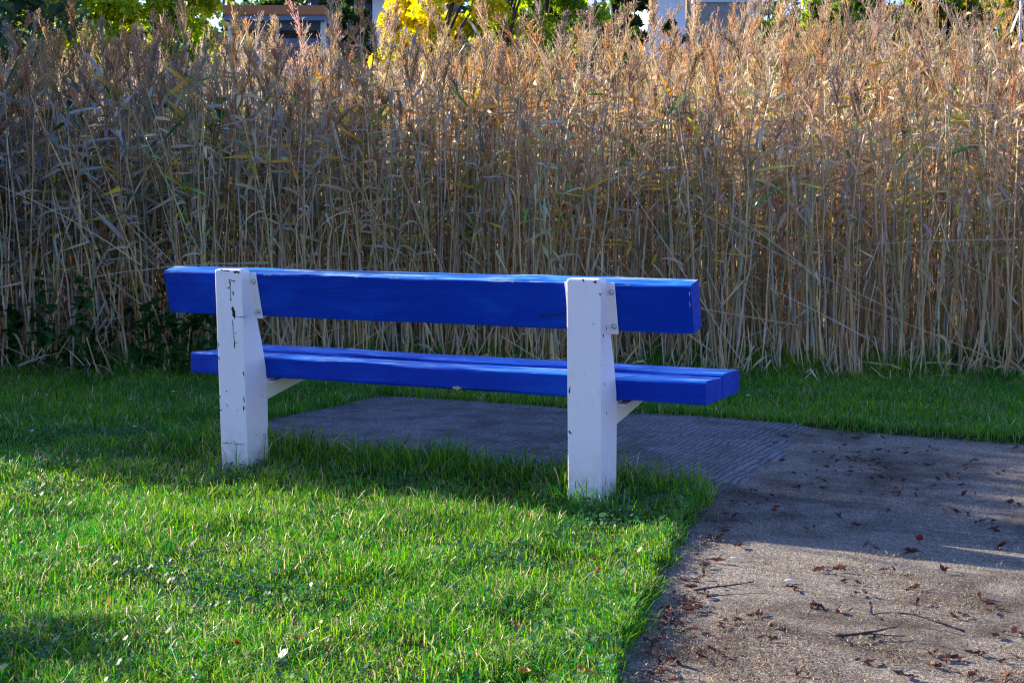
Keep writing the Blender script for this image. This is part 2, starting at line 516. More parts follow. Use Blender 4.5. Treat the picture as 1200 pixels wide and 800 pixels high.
PW = .1257
FRONT = [(.032, .79), (.078, .60), (.110, .49), (.131, .40), (.1396, .34), (.1396, -.12)]
def chips(name, parent, items, plane, mat='chip'):
    """bared patches of the post's paint, half a millimetre thick ragged flakes; plane maps (s, z) to a point and gives the normal"""
    rr = np.random.default_rng(77)
    for (s0, z0, s1, z1, w) in items:
        k = max(3, int(math.hypot(s1 - s0, z1 - z0) / .006))
        dirv = np.array([s1 - s0, z1 - z0]); L = np.linalg.norm(dirv) + 1e-9; dirv /= L; pv = np.array([-dirv[1], dirv[0]])
        top = []; bot = []
        for i in range(k + 1):
            t = i / k
            c = np.array([s0, z0]) + dirv * L * t + pv * rr.normal(0, w * .35)
            ww = w * (.25 + rr.random() * .8) * (1 if 0 < i < k else .15)
            top.append(c + pv * ww); bot.append(c - pv * ww)
        V = []
        for off in (.0007, -.002):
            V += [plane(*p, off) for p in top] + [plane(*p, off) for p in bot]
        n = k + 1
        Qs = [(i, i + 1, n + i + 1, n + i) for i in range(k)]
        Qs += [(2 * n + i, 2 * n + i + 1, i + 1, i) for i in range(k)] + [(n + i, n + i + 1, 3 * n + i + 1, 3 * n + i) for i in range(k)]
        acc = Acc(); acc.add(V, Qs)
        acc.obj(name, M[mat], parent)

def post(xl, rear_chips, side_chips, ph):
    acc = Acc()
    rear = [(0.0, -.12), (0.0, 0.0), (-.0225, .79)]
    prism_x(acc, rear + FRONT, xl, xl + PW)
    p = acc.obj('post', M['white'], bench)
    bevel(p, .009, 3, 30)
    # mounting plate behind the backrest
    acc = Acc()
    t = np.array([.0343, .7721]) - nrm * .0012; bt = np.array([.0760, .5965]) - nrm * .0012
    prism_x(acc, [tuple(t - d * .004), tuple(bt), tuple(bt - nrm * .006), tuple(t - d * .004 - nrm * .006)], xl - .030, xl + PW + .031)
    f = acc.obj('mounting_plate', M['white'], p); bevel(f, .002, 2)
    for sx in (xl - .015, xl + PW + .017):
        for tt in (.16, .84):
            c = t + (bt - t) * tt - nrm * .006
            acc = Acc()
            rad = [.0105, .0105, .0078, .0078, .0055, 0.0002]; dep = [0, .0018, .0018, .0058, .0085, .0092]
            pts = [(sx, c[0] - nrm[0] * q, c[1] - nrm[1] * q) for q in dep]
            tube(acc, pts, rad, 10)
            acc.obj('bolt', M['steel'], p, smooth=False)
    # arm that carries the seat
    acc = Acc()
    prism_x(acc, [(.128, .352), (.128, .272), (.1396, .268), (.505, .338), (.505, .352)], xl + .012, xl + PW - .003)
    a = acc.obj('seat_arm', M['cream'], p); bevel(a, .003, 2)
    acc = Acc()
    prism_x(acc, [(.130, .338), (.26, .3535), (.26, .3575), (.130, .342)], xl + .02, xl + PW + .034)
    sp = acc.obj('seat_plate', M['white'], p); bevel(sp, .0012, 1)
    def rp(s, z, off): return (xl + s, -.0225 * z / .79 - off, z)
    def sp_(s, z, off): return (xl + PW + off, s, z)
    chips('paint_chip', p, rear_chips, rp)
    if side_chips: chips('paint_chip', p, side_chips, sp_)
    return p
XL, XR = -.1299, 1.3609
def lp(u, v):
    ul = 250 + (v - 316) * .0525
    return (u - ul) / 31.2 * PW, .79 - (v - 316) / 236 * .79
def rpx(u, v):
    ul = 664.6
    return (u - ul) / 39 * PW, .79 - (v - 326.5) / 264 * .79
def seg(f, a, b, w): return (*f(*a), *f(*b), w)
left_chips = [seg(lp, (266.5, 329), (275, 329.2), .0035), seg(lp, (268.5, 329), (269.5, 341), .0045), seg(lp, (269.5, 341), (270, 352), .0026),
    seg(lp, (272.5, 341), (272.8, 346), .004), seg(lp, (265, 337.5), (268, 338), .002), seg(lp, (270.3, 350), (269.6, 353), .004),
    seg(lp, (272, 359), (274, 373), .0065), seg(lp, (274.3, 363), (275, 374), .004), seg(lp, (272.2, 374), (274, 392), .0022),
    seg(lp, (274, 392), (276, 408), .0028), seg(lp, (275, 389.5), (277, 390.5), .002), seg(lp, (274, 400.8), (281, 400.5), .0012),
    seg(lp, (277, 370.6), (289, 370.8), .0012), seg(lp, (257, 317.4), (268, 317.9), .0025), seg(lp, (272, 319.5), (280, 318.5), .005),
    seg(lp, (258, 321.5), (258.6, 322), .003), seg(lp, (256.2, 402), (256.6, 407), .003), seg(lp, (257, 418), (257.4, 423), .0035),
    seg(lp, (286, 434), (286.8, 440), .003), seg(lp, (287.3, 463), (287.6, 471), .003), seg(lp, (287, 474), (287.4, 480), .005),
    seg(lp, (258.5, 464), (259.5, 467), .003), seg(lp, (260, 480), (260.5, 482), .006), seg(lp, (267, 473), (269, 478), .0015),
    seg(lp, (262.5, 520.5), (276, 520), .0022), seg(lp, (277, 520), (289, 519.8), .0016), seg(lp, (279.5, 479), (280, 480), .003)]
left_side = [(.062, .625, .066, .610, .006), (.03, .765, .034, .76, .004), (.04, .755, .045, .75, .004), (.10, .29, .103, .285, .003)]
right_chips = [seg(rpx, (682, 328.6), (685.5, 330), .005), seg(rpx, (696, 329.2), (699.5, 331), .006), seg(rpx, (697, 329), (700.4, 328.6), .003), seg(rpx, (687, 335), (687.5, 336), .002),
    seg(rpx, (668.5, 451), (666.5, 460), .0032), seg(rpx, (667, 503), (667.4, 506.5), .004), seg(rpx, (667, 506), (670.5, 507), .0024),
    seg(rpx, (676.5, 472.5), (677, 473.2), .003), seg(rpx, (703, 343), (703.4, 345), .004), seg(rpx, (702.4, 455), (702.6, 457), .0015), seg(rpx, (694, 380), (697, 377), .0012)]
right_side = [(.030, .625, .034, .61, .004), (.004, .60, .012, .59, .005), (.04, .33, .045, .318, .003), (.05, .6, .052, .595, .004)]
post(XL, left_chips, left_side, 0)
post(XR, right_chips, right_side, 1)
# splits and chips in the boards
def board_plane(s, z, off):
    t = (z - b1[1]) / (b0[1] - b1[1]); y = b1[0] + (b0[0] - b1[0]) * t
    return (s, y - off - .0015, z)
acc_parent = [c for c in bench.children if c.name.startswith('backrest')][0]
chips('paint_chip', acc_parent, [(1.232, .648, 1.262, .656, .003), (1.262, .656, 1.33, .664, .0022), (1.225, .647, 1.234, .645, .004)], board_plane)
chips('worn_edge', acc_parent, [(-.40, .7695, -.372, .7690, .0022), (.055, .7695, .10, .7688, .0026), (.135, .7690, .15, .7692, .0018), (.47, .7694, .49, .7690, .0016), (.62, .7690, .665, .7695, .0016),
    (1.03, .7685, 1.10, .7675, .0022), (1.12, .7670, 1.135, .7672, .0014), (1.55, .7694, 1.575, .7690, .0016), (1.783, .755, 1.784, .735, .0022), (1.783, .72, 1.782, .70, .0016)], board_plane, 'bare_wood')

# ------------------------------------------------------------------ lawn grass
def in_view(x, y, m=1.15):
    return np.abs(x) < y * (600 / FPX) + m
def grass_obj(name, x, y, h, w, col, lean=.35, bend=.5, z0=None, seed=0):
    rr = np.random.default_rng(seed)
    n = len(x)
    z = lawn_z(x, y) - .006 if z0 is None else z0
    az = rr.random(n) * 2 * np.pi
    ld = rr.random(n) * 2 * np.pi
    la = np.abs(rr.normal(0, lean, n)) * h
    base = np.stack([x, y, z], 1)
    dirv = np.stack([np.cos(ld), np.sin(ld), 0 * ld], 1)
    side = np.stack([np.cos(az), np.sin(az), 0 * az], 1)
    up = np.array([0, 0, 1.0])
    bn = rr.random(n) * bend
    pts = [base, base + up * (h * .5)[:, None] + dirv * (la * .30)[:, None], base + up * (h * (.88 - .25 * bn))[:, None] + dirv * (la * .75)[:, None],
           base + up * (h * (1.0 - .55 * bn))[:, None] + dirv * (la * (1.1 + .6 * bn))[:, None]]
    ws = [w * .8, w, w * .7, w * .08]
    V = np.stack([np.stack([p - side * q[:, None], p + side * q[:, None]], 1) for p, q in zip(pts, ws)], 1)   # n,4,2,3
    b = (np.arange(n) * 8)[:, None]
    q = np.array([[0, 1, 3, 2], [2, 3, 5, 4], [4, 5, 7, 6]])
    Qd = (b[:, :, None] + q[None]).reshape(-1, 4)
    C = np.repeat(col, 8, axis=0)
    # pale base and tip of each blade
    o = link(name, np_mesh(name, V.reshape(-1, 3), Qd, col=C, mats=[M['grass']], smooth=False))
    return kind(o, 'stuff')

def grass_colors(n, x, y, rr, straw=.11):
    base = np.array([.046, .225, .009]); yel = np.array([.20, .36, .010]); blu = np.array([.022, .175, .030]); st = np.array([.42, .36, .20])
    t = np.clip(fnoise(x, y, .55, 12) * 1.5 - .35 + rr.normal(0, .28, n) + .08, 0, 1)[:, None]
    c = base * (1 - t) + yel * t
    k = rr.random(n)
    c = np.where((k < .22)[:, None], blu, c)
    s = straw * (0.4 + 1.6 * fnoise(x, y, .4, 21))
    c = np.where((k > 1 - s)[:, None], st * (.7 + .6 * rr.random(n))[:, None], c)
    return c * (.75 + .5 * rr.random(n))[:, None]

rr = np.random.default_rng(3)
def scatter(density, ymin, ymax, xm, dens_fn=None):
    area = (ymax - ymin) * 2 * xm
    n = int(density * area)
    x = rr.uniform(-xm, xm, n); y = rr.uniform(ymin, ymax, n)
    k = in_view(x, y)
    x, y = x[k], y[k]
    d = lawn_dist(x, y)
    k = (d > 0.004) & (y < reed_front(x) + .25)
    return x[k], y[k], d[k]
xa, ya, da = scatter(25000, 2.5, 5.0, 2.95)
xb, yb, db = scatter(12000, 5.0, 9.4, 4.5)
x = np.concatenate([xa, xb]); y = np.concatenate([ya, yb]); dd = np.concatenate([da, db])
n = len(x)
lx, ly = to_local(x, y)
patch = fnoise(x, y, .30, 31)
h = .009 + .036 * sstep(.25, .8, patch) * rr.uniform(.5, 1.3, n) + .016 * rr.random(n) ** 2 + .03 * (rr.random(n) > .95)
# longer where the mower does not reach: round the posts, along the paving and at the reeds
postd = np.minimum(np.hypot((lx - (XL + .06)), ly - .06), np.hypot(lx - (XR + .06), ly - .06))
tall = np.clip(1 - (postd - .10) / .16, 0, 1) * np.where(rr.random(n) < .16, .11, .012)
under = np.clip(1 - np.abs(ly - .30) / .18, 0, 1) * (lx < 1.85) * (lx > -.7) * .075 * np.where(rr.random(n) < .35, 1.3, .6)
edge = np.clip(1 - dd / .10, 0, 1) * (ly < .5) * .022
reedside = np.clip((y - (reed_front(x) - .30)) / .4, 0, 1) * np.where(vnoise(x, y, .25, 61) > .45, .17, .03)
h = h * np.where((postd < .20) & (ly < .06), .55, 1)
h = h + (tall + under + edge + reedside + .02 * (y > 6.5)) * (.35 + .9 * rr.random(n))
w = (.0008 + .0012 * rr.random(n) ** 1.5) * np.where(y > 5, 1.35, 1.0)
grass_obj('grass', x, y, h, w, grass_colors(n, x, y, rr), seed=4, lean=.6)

# clover and other small broad leaves low in the turf
n = 60000
x = rr.uniform(-2.6, 2.0, n); y = rr.uniform(2.7, 6.6, n)
k = in_view(x, y) & (lawn_dist(x, y) > .0)
x, y = x[k], y[k]
pt = fnoise(x, y, .35, 51)
dd = lawn_dist(x, y)
k = (pt > .56) | ((dd < .16) & (rr.random(len(x)) < .55)) | (rr.random(len(x)) < .10)
x, y = x[k], y[k]; n = len(x)
z = lawn_z(x, y) + .012 + .03 * rr.random(n)
sz = (.0028 + .0038 * rr.random(n)) * np.where(rr.random(n) > .97, 1.8, 1)
az = rr.random(n) * 6.283
tilt = rr.normal(0, .45, (n, 2))
ring = np.linspace(0, 2 * np.pi, 6, endpoint=False)
U = np.stack([np.cos(ring), np.sin(ring)], 1)          # 6 points
px = sz[:, None] * (U[None, :, 0] * np.cos(az)[:, None] * 1.3 - U[None, :, 1] * np.sin(az)[:, None])
py = sz[:, None] * (U[None, :, 0] * np.sin(az)[:, None] * 1.3 + U[None, :, 1] * np.cos(az)[:, None])
pz = px * tilt[:, :1] + py * tilt[:, 1:]
V = np.stack([x[:, None] + px, y[:, None] + py, z[:, None] + pz], -1)
b = (np.arange(n) * 6)[:, None, None]
Qd = (b + np.array([[0, 1, 2, 3], [0, 3, 4, 5]])[None]).reshape(-1, 4)
c = np.array([.05, .15, .045]) * (.6 + .8 * rr.random(n))[:, None]
kind(link('clover', np_mesh('clover', V.reshape(-1, 3), Qd, col=np.repeat(c, 6, 0), mats=[M['clover']])), 'stuff')

# ------------------------------------------------------------------ reeds
def rand_color(rr, kinds):
    r = rr.random(); s = 0
    for p, c in kinds:
        s += p
        if r <= s: return np.array(c) * rr.uniform(.75, 1.25)
    return np.array(kinds[-1][1]) * rr.uniform(.75, 1.25)
STEMC = [(.62, (.66, .44, .21)), (.22, (.50, .40, .27)), (.12, (.56, .33, .09)), (.04, (.28, .26, .09))]
LOWC = [(.7, (.64, .47, .24)), (.3, (.52, .43, .32))]
UPC = [(.54, (.58, .42, .22)), (.24, (.48, .40, .30)), (.08, (.60, .30, .04)), (.06, (.62, .47, .04)), (.06, (.18, .32, .05))]
UPG = [(.40, (.40, .32, .22)), (.28, (.36, .33, .30)), (.06, (.50, .25, .035)), (.06, (.50, .40, .035)), (.20, (.07, .15, .06))]
PLC = [(.5, (.36, .26, .155)), (.32, (.28, .215, .15)), (.18, (.38, .225, .10))]

def stem_curve(rr, H, k=9):
    t = np.linspace(0, 1, k)
    a = rr.uniform(0, 6.283); b = rr.normal(0, .05) * H
    wob = rr.normal(0, .006, (k, 2)); wob[0] = 0
    c = np.stack([np.cos(a) * b * t ** 2 + wob[:, 0], np.sin(a) * b * t ** 2 + wob[:, 1], H * t], 1)
    return c
def leaf_curve(rr, p0, az, L, rise, droop, k=6):
    t = np.linspace(0, 1, k)
    r = L * t * (math.cos(rise)) * (1 - .25 * t * droop)
    z = L * (math.sin(rise) * t - droop * .75 * t ** 2.2)
    return p0 + np.stack([np.cos(az) * r, np.sin(az) * r, z], 1)
def add_leaf(acc, rr, p0, L, W, col, mi, low=False):
    """a dry blade: fairly straight, often snapped part of the way along"""
    az = rr.uniform(0, 6.283)
    if low: rise = rr.uniform(-1.2, 1.1); droop = rr.uniform(0, .7)
    else: rise = rr.uniform(-.1, 1.35); droop = rr.uniform(0, .75)
    c = leaf_curve(rr, p0, az, L, rise, droop)
    k = len(c)
    if rr.random() < .42:
        j = rr.integers(2, 4); a2 = az + rr.normal(0, .7); d2 = rr.uniform(-1.5, -.2)
        st_ = np.linalg.norm(c[1] - c[0])
        for q in range(j, k):
            c[q] = c[q - 1] + st_ * np.array([math.cos(a2) * math.cos(d2), math.sin(a2) * math.cos(d2), math.sin(d2)])
    tw = rr.uniform(-1.4, 1.4) + np.linspace(0, rr.normal(0, 1.0), k)
    s0 = np.array([-math.sin(az), math.cos(az), 0]); n0 = np.array([math.cos(az) * -.3, math.sin(az) * -.3, 1.0])
    side = s0[None] * np.cos(tw)[:, None] + n0[None] * np.sin(tw)[:, None]
    w = W * np.array([.6, .95, 1.0, .85, .5, .06])
    ribbon(acc, c, side, w, col, mi)
def add_plume(acc, rr, p0, L, nb, spike, col, mi, spread=1.0):
    az = rr.uniform(0, 6.283); bend = rr.uniform(.05, .6)
    t = np.linspace(0, 1, 6)
    ax = p0 + np.stack([np.cos(az) * bend * L * t ** 2, np.sin(az) * bend * L * t ** 2, L * (t - .22 * bend * t ** 2)], 1)
    ribbon(acc, ax, (math.sin(az), -math.cos(az), 0), .0016, col * .8, mi)
    for i in range(nb):
        s = rr.uniform(.02, .98) ** .9
        b0_ = np.array([np.interp(s, t, ax[:, j]) for j in range(3)])
        a2 = az + rr.normal(0, 1.5); ln = L * (.46 * (1 - s) ** .6 + .14) * rr.uniform(.6, 1.15)
        out = rr.uniform(.12, .46) * spread
        tt = np.array([0, .35, .7, 1.0])
        dr = rr.uniform(-.05, .25)
        c = b0_ + np.stack([np.cos(a2) * ln * out * tt, np.sin(a2) * ln * out * tt, ln * (tt * .85 - dr * tt ** 2.2)], 1)
        cc = col * rr.uniform(.75, 1.25)
        sd = rr.normal(0, 1, 3); sd /= np.linalg.norm(sd)
        ribbon(acc, c, sd, [.0014, .0032, .0028, .0006], cc, mi)
        for j in range(spike):
            q = rr.uniform(.15, 1.0)
            e = np.array([np.interp(q, tt, c[:, m]) for m in range(3)])
            dv = np.array([np.cos(a2) * out, np.sin(a2) * out, .8 - dr]) + rr.normal(0, .45, 3); dv /= np.linalg.norm(dv)
            sv = np.cross(dv, rr.normal(0, 1, 3)); sv /= np.linalg.norm(sv)
            l = rr.uniform(.014, .030)
            acc.add([e, e + dv * l * .5 + sv * .0022, e + dv * l, e + dv * l * .5 - sv * .0022], [(0, 1, 2, 3)], (), cc * rr.uniform(.85, 1.2), mi)

def reed_proto(seed, H=2.0, leaves=13, plume=True, nb=30, spike=6, upc=UPC, stem_r=.0058, low=2, lw=1.0):
    rr = np.random.default_rng(seed)
    acc = Acc()
    c = stem_curve(rr, H)
    sc = rand_color(rr, STEMC)
    r = np.linspace(stem_r, stem_r * .38, len(c))
    tube(acc, c, r, 3, sc, 0, cap=False)
    # sheaths make the stalk thicker here and there
    for q in rr.uniform(.05, .9, 3):
        i0 = q; i1 = min(1, q + rr.uniform(.06, .12))
        tt = np.linspace(i0, i1, 3)
        pp = np.stack([np.interp(tt, np.linspace(0, 1, len(c)), c[:, j]) for j in range(3)], 1)
        tube(acc, pp, np.array([1.5, 1.35, .9]) * stem_r * (1 - .6 * q), 3, rand_color(rr, LOWC), 0, cap=False)
    tl = np.linspace(0, 1, len(c))
    for i in range(leaves):
        q = rr.uniform(.46, .98)
        p0 = np.array([np.interp(q, tl, c[:, j]) for j in range(3)])
        add_leaf(acc, rr, p0, rr.uniform(.08, .33), rr.uniform(.0055, .0140) * lw, rand_color(rr, upc), 0)
    for i in range(low):
        q = rr.uniform(.08, .5)
        p0 = np.array([np.interp(q, tl, c[:, j]) for j in range(3)])
        add_leaf(acc, rr, p0, rr.uniform(.12, .34), rr.uniform(.004, .0085) * lw, rand_color(rr, LOWC), 0, True)
    if plume:
        add_plume(acc, rr, c[-1] - np.array([0, 0, .02]), rr.uniform(.24, .38), nb, spike, rand_color(rr, PLC), 1, rr.uniform(.7, 1.3))
    return acc.arrays()

def place_many(name, protos, x, y, hs, rr, lean=.05, mats=None, z=None, extra_lean=None):
    VV, QQ, TT, CC, MQ, MT = [], [], [], [], [], []
    off = 0
    which = rr.integers(0, len(protos), len(x))
    for pi, (V, Qp, Tp, C, mi) in enumerate(protos):
        k = np.where(which == pi)[0]; m = len(k)
        if not m: continue
        a = rr.random(m) * 6.283; s = hs[k] / 2.0
        sw = (.75 + .25 * s) * rr.uniform(.85, 1.15, m)
        lx_ = rr.normal(0, lean, m); ly_ = rr.normal(0, lean, m)
        if extra_lean is not None: lx_ += extra_lean[k, 0]; ly_ += extra_lean[k, 1]
        X = V[None, :, 0] * sw[:, None]; Y = V[None, :, 1] * sw[:, None]; Zz = V[None, :, 2] * s[:, None]
        wx = X * np.cos(a)[:, None] - Y * np.sin(a)[:, None]; wy = X * np.sin(a)[:, None] + Y * np.cos(a)[:, None]
        L = np.hypot(lx_, ly_)
        comp = 1 / np.sqrt(1 + L ** 2)
        wx = wx + lx_[:, None] * Zz * comp[:, None]; wy = wy + ly_[:, None] * Zz * comp[:, None]; wz = Zz * comp[:, None]
        P = np.stack([wx + x[k][:, None], wy + y[k][:, None], wz + (0 if z is None else z[k][:, None])], -1)
        VV.append(P.reshape(-1, 3).astype(np.float32))
        nv = len(V); bb = off + (np.arange(m) * nv)[:, None, None]
        QQ.append((bb + Qp[None]).reshape(-1, 4)); MQ.append(np.tile(mi[:len(Qp)], m))
        if len(Tp): TT.append((bb + Tp[None]).reshape(-1, 3)); MT.append(np.tile(mi[len(Qp):], m))
        tint = (1 + rr.normal(0, .09, (m, 1, 3)) * np.array([1, .6, .9])) * rr.uniform(.8, 1.2, (m, 1, 1))
        CC.append((C[None] * tint).reshape(-1, 3))
        off += nv * m
    Tq = np.concatenate(TT) if TT else None
    me = np_mesh(name, np.concatenate(VV), np.concatenate(QQ), Tq, np.clip(np.concatenate(CC), 0.005, .9), mats or [M['reed'], M['plume']],
                 np.concatenate(MQ + MT))
    return kind(link(name, me), 'stuff')

def reed_height(x, y):
    """height of the stalk under its plume: lower and thinner on the near right"""
    dep = np.maximum(y - 9.0, 0)
    hl = 1.62 + .075 * np.minimum(dep, 8)
    hr = 1.45 + .255 * np.minimum(dep, 3.0) + .05 * np.clip(dep - 3, 0, 6)
    t = sstep(.2, 2.2, x)
    return hl * (1 - t) + hr * t
rr = np.random.default_rng(21)
front_protos = [reed_proto(100 + i, plume=(i % 3 != 0), stem_r=.0074) for i in range(16)] + [reed_proto(140 + i, leaves=4, plume=False, low=4, stem_r=.0068) for i in range(6)]
green_protos = [reed_proto(180 + i, plume=(i % 2 == 0), upc=UPG, leaves=11, lw=1.25, stem_r=.0074) for i in range(10)]
rear_protos = [reed_proto(220 + i, plume=True, nb=16, spike=3, leaves=7, low=0, stem_r=.006, lw=1.25) for i in range(12)]
def bed(n, y0, y1, margin):
    x = rr.uniform(-1, 1, n); y = rr.uniform(y0, y1, n)
    x = x * (y * (600 / FPX) + margin)
    return x, np.maximum(y, reed_front(x) + rr.random(n) * .3 - .03)
x, y = bed(2050, 8.6, 10.4, .8)
k = (x < .3) | (rr.random(len(x)) < .72)
x, y = x[k], y[k]
hs = reed_height(x, y) * rr.normal(1, .105, len(x)) * (.86 + .32 * fnoise(x, y, .45, 77)) * np.where(rr.random(len(x)) < .12, rr.uniform(.45, .8, len(x)), 1)
gl = (x + rr.normal(0, .5, len(x))) < -2.0
xl_ = np.where(rr.random(len(x)) < .38, rr.normal(0, .28, len(x)), 0)[:, None] * np.stack([np.ones(len(x)), rr.normal(0, .3, len(x))], 1)
place_many('reed_bed', front_protos, x[~gl], y[~gl], hs[~gl], rr, .055, extra_lean=xl_[~gl])
place_many('reed_bed', green_protos, x[gl], y[gl], hs[gl], rr, .06, extra_lean=xl_[gl])
# the bed bends towards the camera to the left of the picture
x = -3.2 - 6.3 * rr.random(3000) ** 1.3 - np.abs(rr.normal(0, .25, 3000)); y = rr.uniform(7.3, 9.6, 3000)
k = (y > left_front(x)) & (np.abs(x) > y * (600 / FPX) + .28)
x, y = x[k], y[k]
place_many('reed_bed', front_protos[:10] + green_protos, x, y, 2.02 * rr.normal(1, .07, len(x)), rr, .05)
bare_protos = [reed_proto(160 + i, leaves=2, plume=False, low=1, stem_r=.0072) for i in range(8)]
x2 = rr.uniform(-4.2, 4.2, 900); y2 = reed_front(x2) + .62 * rr.random(900) ** 1.4 - .02
k = (x2 > -1.4) | (rr.random(900) < .45)
x2, y2 = x2[k], y2[k]
place_many('reed_bed', bare_protos, x2, y2, rr.uniform(.6, 1.7, len(x2)), rr, .075)
x, y = bed(850, 10.4, 13.2, .9)
hs = reed_height(x, y) * rr.normal(1, .09, len(x))
place_many('reed_bed', front_protos[:16] + rear_protos, x, y, hs, rr, .06)
x, y = bed(1600, 13.2, 21.0, 1.2)
hs = reed_height(x, y) * rr.normal(1, .08, len(x))
place_many('reed_bed', rear_protos, x, y, hs, rr, .06)

# broken and flattened stalks, stubble and dead blades at the foot of the reeds
acc = Acc(); rr = np.random.default_rng(33)
for i in range(230):
    x0 = rr.uniform(-3.9, 3.9); y0 = float(reed_front(x0)) + rr.uniform(-.12, .5)
    az = rr.uniform(0, 6.283); el = rr.uniform(.3, 1.25) if rr.random() < .8 else rr.uniform(0, .2)
    L = rr.uniform(.3, 1.5); zb = rr.uniform(0, .9) if rr.random() < .6 else .03
    dv = np.array([math.cos(az) * math.cos(el), math.sin(az) * math.cos(el) * .35, math.sin(el)])
    pts = np.array([x0, y0, zb]) + np.outer(np.linspace(0, L, 5), dv)
    pts[:, 2] -= np.linspace(0, 1, 5) ** 2 * rr.uniform(-.05, .15) * L
    pts[:, 2] = np.maximum(pts[:, 2], .02)
    tube(acc, pts, np.linspace(.004, .0022, 5), 3, rand_color(rr, STEMC[:2]) * 1.1, 0, False)
    if rr.random() < .6: add_leaf(acc, rr, pts[2], rr.uniform(.15, .4), .008, rand_color(rr, LOWC), 0, True)
for i in range(900):
    x0 = rr.uniform(-3.9, 3.9); y0 = float(reed_front(x0)) + rr.uniform(-.16, .25)
    if x0 < .6 and rr.random() < .6: continue
    H = rr.uniform(.06, .32)
    pts = np.array([x0, y0, 0]) + np.stack([np.linspace(0, rr.normal(0, .05), 3), np.linspace(0, rr.normal(0, .03), 3), np.linspace(0, H, 3)], 1)
    tube(acc, pts, rr.uniform(.003, .0048), 3, rand_color(rr, STEMC[:2]), 0, False)
for i in range(1500):
    x0 = rr.uniform(-3.9, 3.9); y0 = float(reed_front(x0)) + rr.uniform(-.22, .4)
    p0 = np.array([x0, y0, rr.uniform(.01, .10)])
    add_leaf(acc, rr, p0, rr.uniform(.08, .32), rr.uniform(.003, .008), rand_color(rr, LOWC), 0, True)
kind(acc.obj('reed_litter', M['reed']), 'stuff')

# single tall reeds whose plumes stand clear of the bed
def tall_reed(seed, label, H=2.2):
    rr = np.random.default_rng(seed)
    root = empty('tall_reed', (0, 0, 0))
    c = stem_curve(rr, H); acc = Acc()
    tube(acc, c, np.linspace(.0062, .0026, len(c)), 5, rand_color(rr, STEMC[:3]), 0)
    acc.obj('stem', M['reed'], root)
    tl = np.linspace(0, 1, len(c))
    for i in range(7):
        q = rr.uniform(.5, .96); p0 = np.array([np.interp(q, tl, c[:, j]) for j in range(3)])
        a2 = Acc(); add_leaf(a2, rr, p0, rr.uniform(.22, .46), rr.uniform(.007, .012), rand_color(rr, UPC), 0)
        a2.obj('leaf', M['reed'], root)
    a3 = Acc(); add_plume(a3, rr, c[-1] - np.array([0, 0, .02]), rr.uniform(.28, .40), 60, 8, rand_color(rr, PLC), 0, rr.uniform(.6, 1.1))
    a3.obj('plume', M['plume'], root)
    tag(root, label, 'reed', 'tall reeds standing above the bed')
    return root
LBL = 'tall dry reed whose feathery brown plume rises above the bed'
pro = [tall_reed(300 + i, LBL) for i in range(6)]
# (pixel of the plume's tip, distance)
tips = [(285, 40, 9.6), (205, 62, 9.4), (62, 70, 9.5), (128, 75, 9.3), (240, 0, 9.8), (318, 60, 9.5), (345, 25, 10.2), (408, 40, 9.5), (440, 30, 9.7), (452, 8, 10.4),
        (520, 20, 9.7), (560, 40, 9.5), (584, 5, 10.2), (640, 25, 9.8), (668, 60, 9.5), (700, 38, 9.9), (722, 22, 9.6), (740, 15, 10.2), (762, 3, 9.9), (780, 45, 9.6),
        (806, 14, 10.3), (830, 60, 9.6), (862, 20, 10.1), (890, 40, 9.7), (905, 8, 10.5), (930, 70, 9.6), (955, 10, 10.8), (980, 30, 10.4), (1012, 22, 11.2), (1040, 28, 11.0),
        (1075, 40, 11.5), (1110, 20, 11.8), (1130, 60, 10.8), (1165, 45, 11.6), (1190, 70, 11.0), (20, 90, 9.4), (160, 40, 10.2), (380, 60, 9.4), (488, 55, 9.4), (610, 58, 9.4)]
for i, (u, v, dpt) in enumerate(tips):
    X, Y, Zt = at_depth(u, v, dpt)
    o = pro[i] if i < len(pro) else copy_tree(pro[i % len(pro)])
    o.location = (X, Y, 0); s = Zt / 2.45
    o.scale = (.5 + .5 * s, .5 + .5 * s, s); o.rotation_euler = (random.gauss(0, .03), random.gauss(0, .04), random.uniform(0, 6.28))

# the long pale stalk that arches down to the right of the bench, and the two fallen at the left
def bent_reed(label, px, leaf_at=()):
    rr = np.random.default_rng(len(px) * 7)
    pts = np.array([at_depth(u, v, dp) for u, v, dp in px])
    root = empty('bent_reed', tuple(pts[0]))
    loc = pts - pts[0]
    t = np.linspace(0, 1, len(loc)); tt = np.linspace(0, 1, 16)
    P = np.stack([np.interp(tt, t, loc[:, j]) for j in range(3)], 1)
    for _ in range(2): P[1:-1] = (P[:-2] + 2 * P[1:-1] + P[2:]) / 4
    acc = Acc(); tube(acc, P, np.linspace(.0045, .0024, 16), 5, (.42, .36, .27), 0)
    acc.obj('stem', M['reed'], root)
    for q in leaf_at:
        p0 = np.array([np.interp(q, tt, P[:, j]) for j in range(3)])
        a2 = Acc(); add_leaf(a2, rr, p0, rr.uniform(.2, .35), .010, rand_color(rr, LOWC), 0, True); a2.obj('leaf', M['reed'], root)
    tag(root, label, 'reed')
bent_reed('pale bare reed stalk arching down to the ground behind the right end of the bench', [(762, 410, 8.9), (826, 374, 8.9), (868, 345, 8.92), (890, 315, 8.95), (900, 290, 9.0), (906, 255, 9.05)])
bent_reed('broken reed stalk leaning low over the nettles at the left edge', [(-20, 445, 8.75), (30, 412, 8.8), (62, 376, 8.85), (110, 345, 8.9), (150, 318, 9.0)], (.3, .5))
bent_reed('dry reed stalk fallen to the grass beside the nettles left of the bench', [(130, 440, 8.8), (96, 412, 8.85), (64, 385, 8.85), (30, 352, 8.95)], (.25, .6))
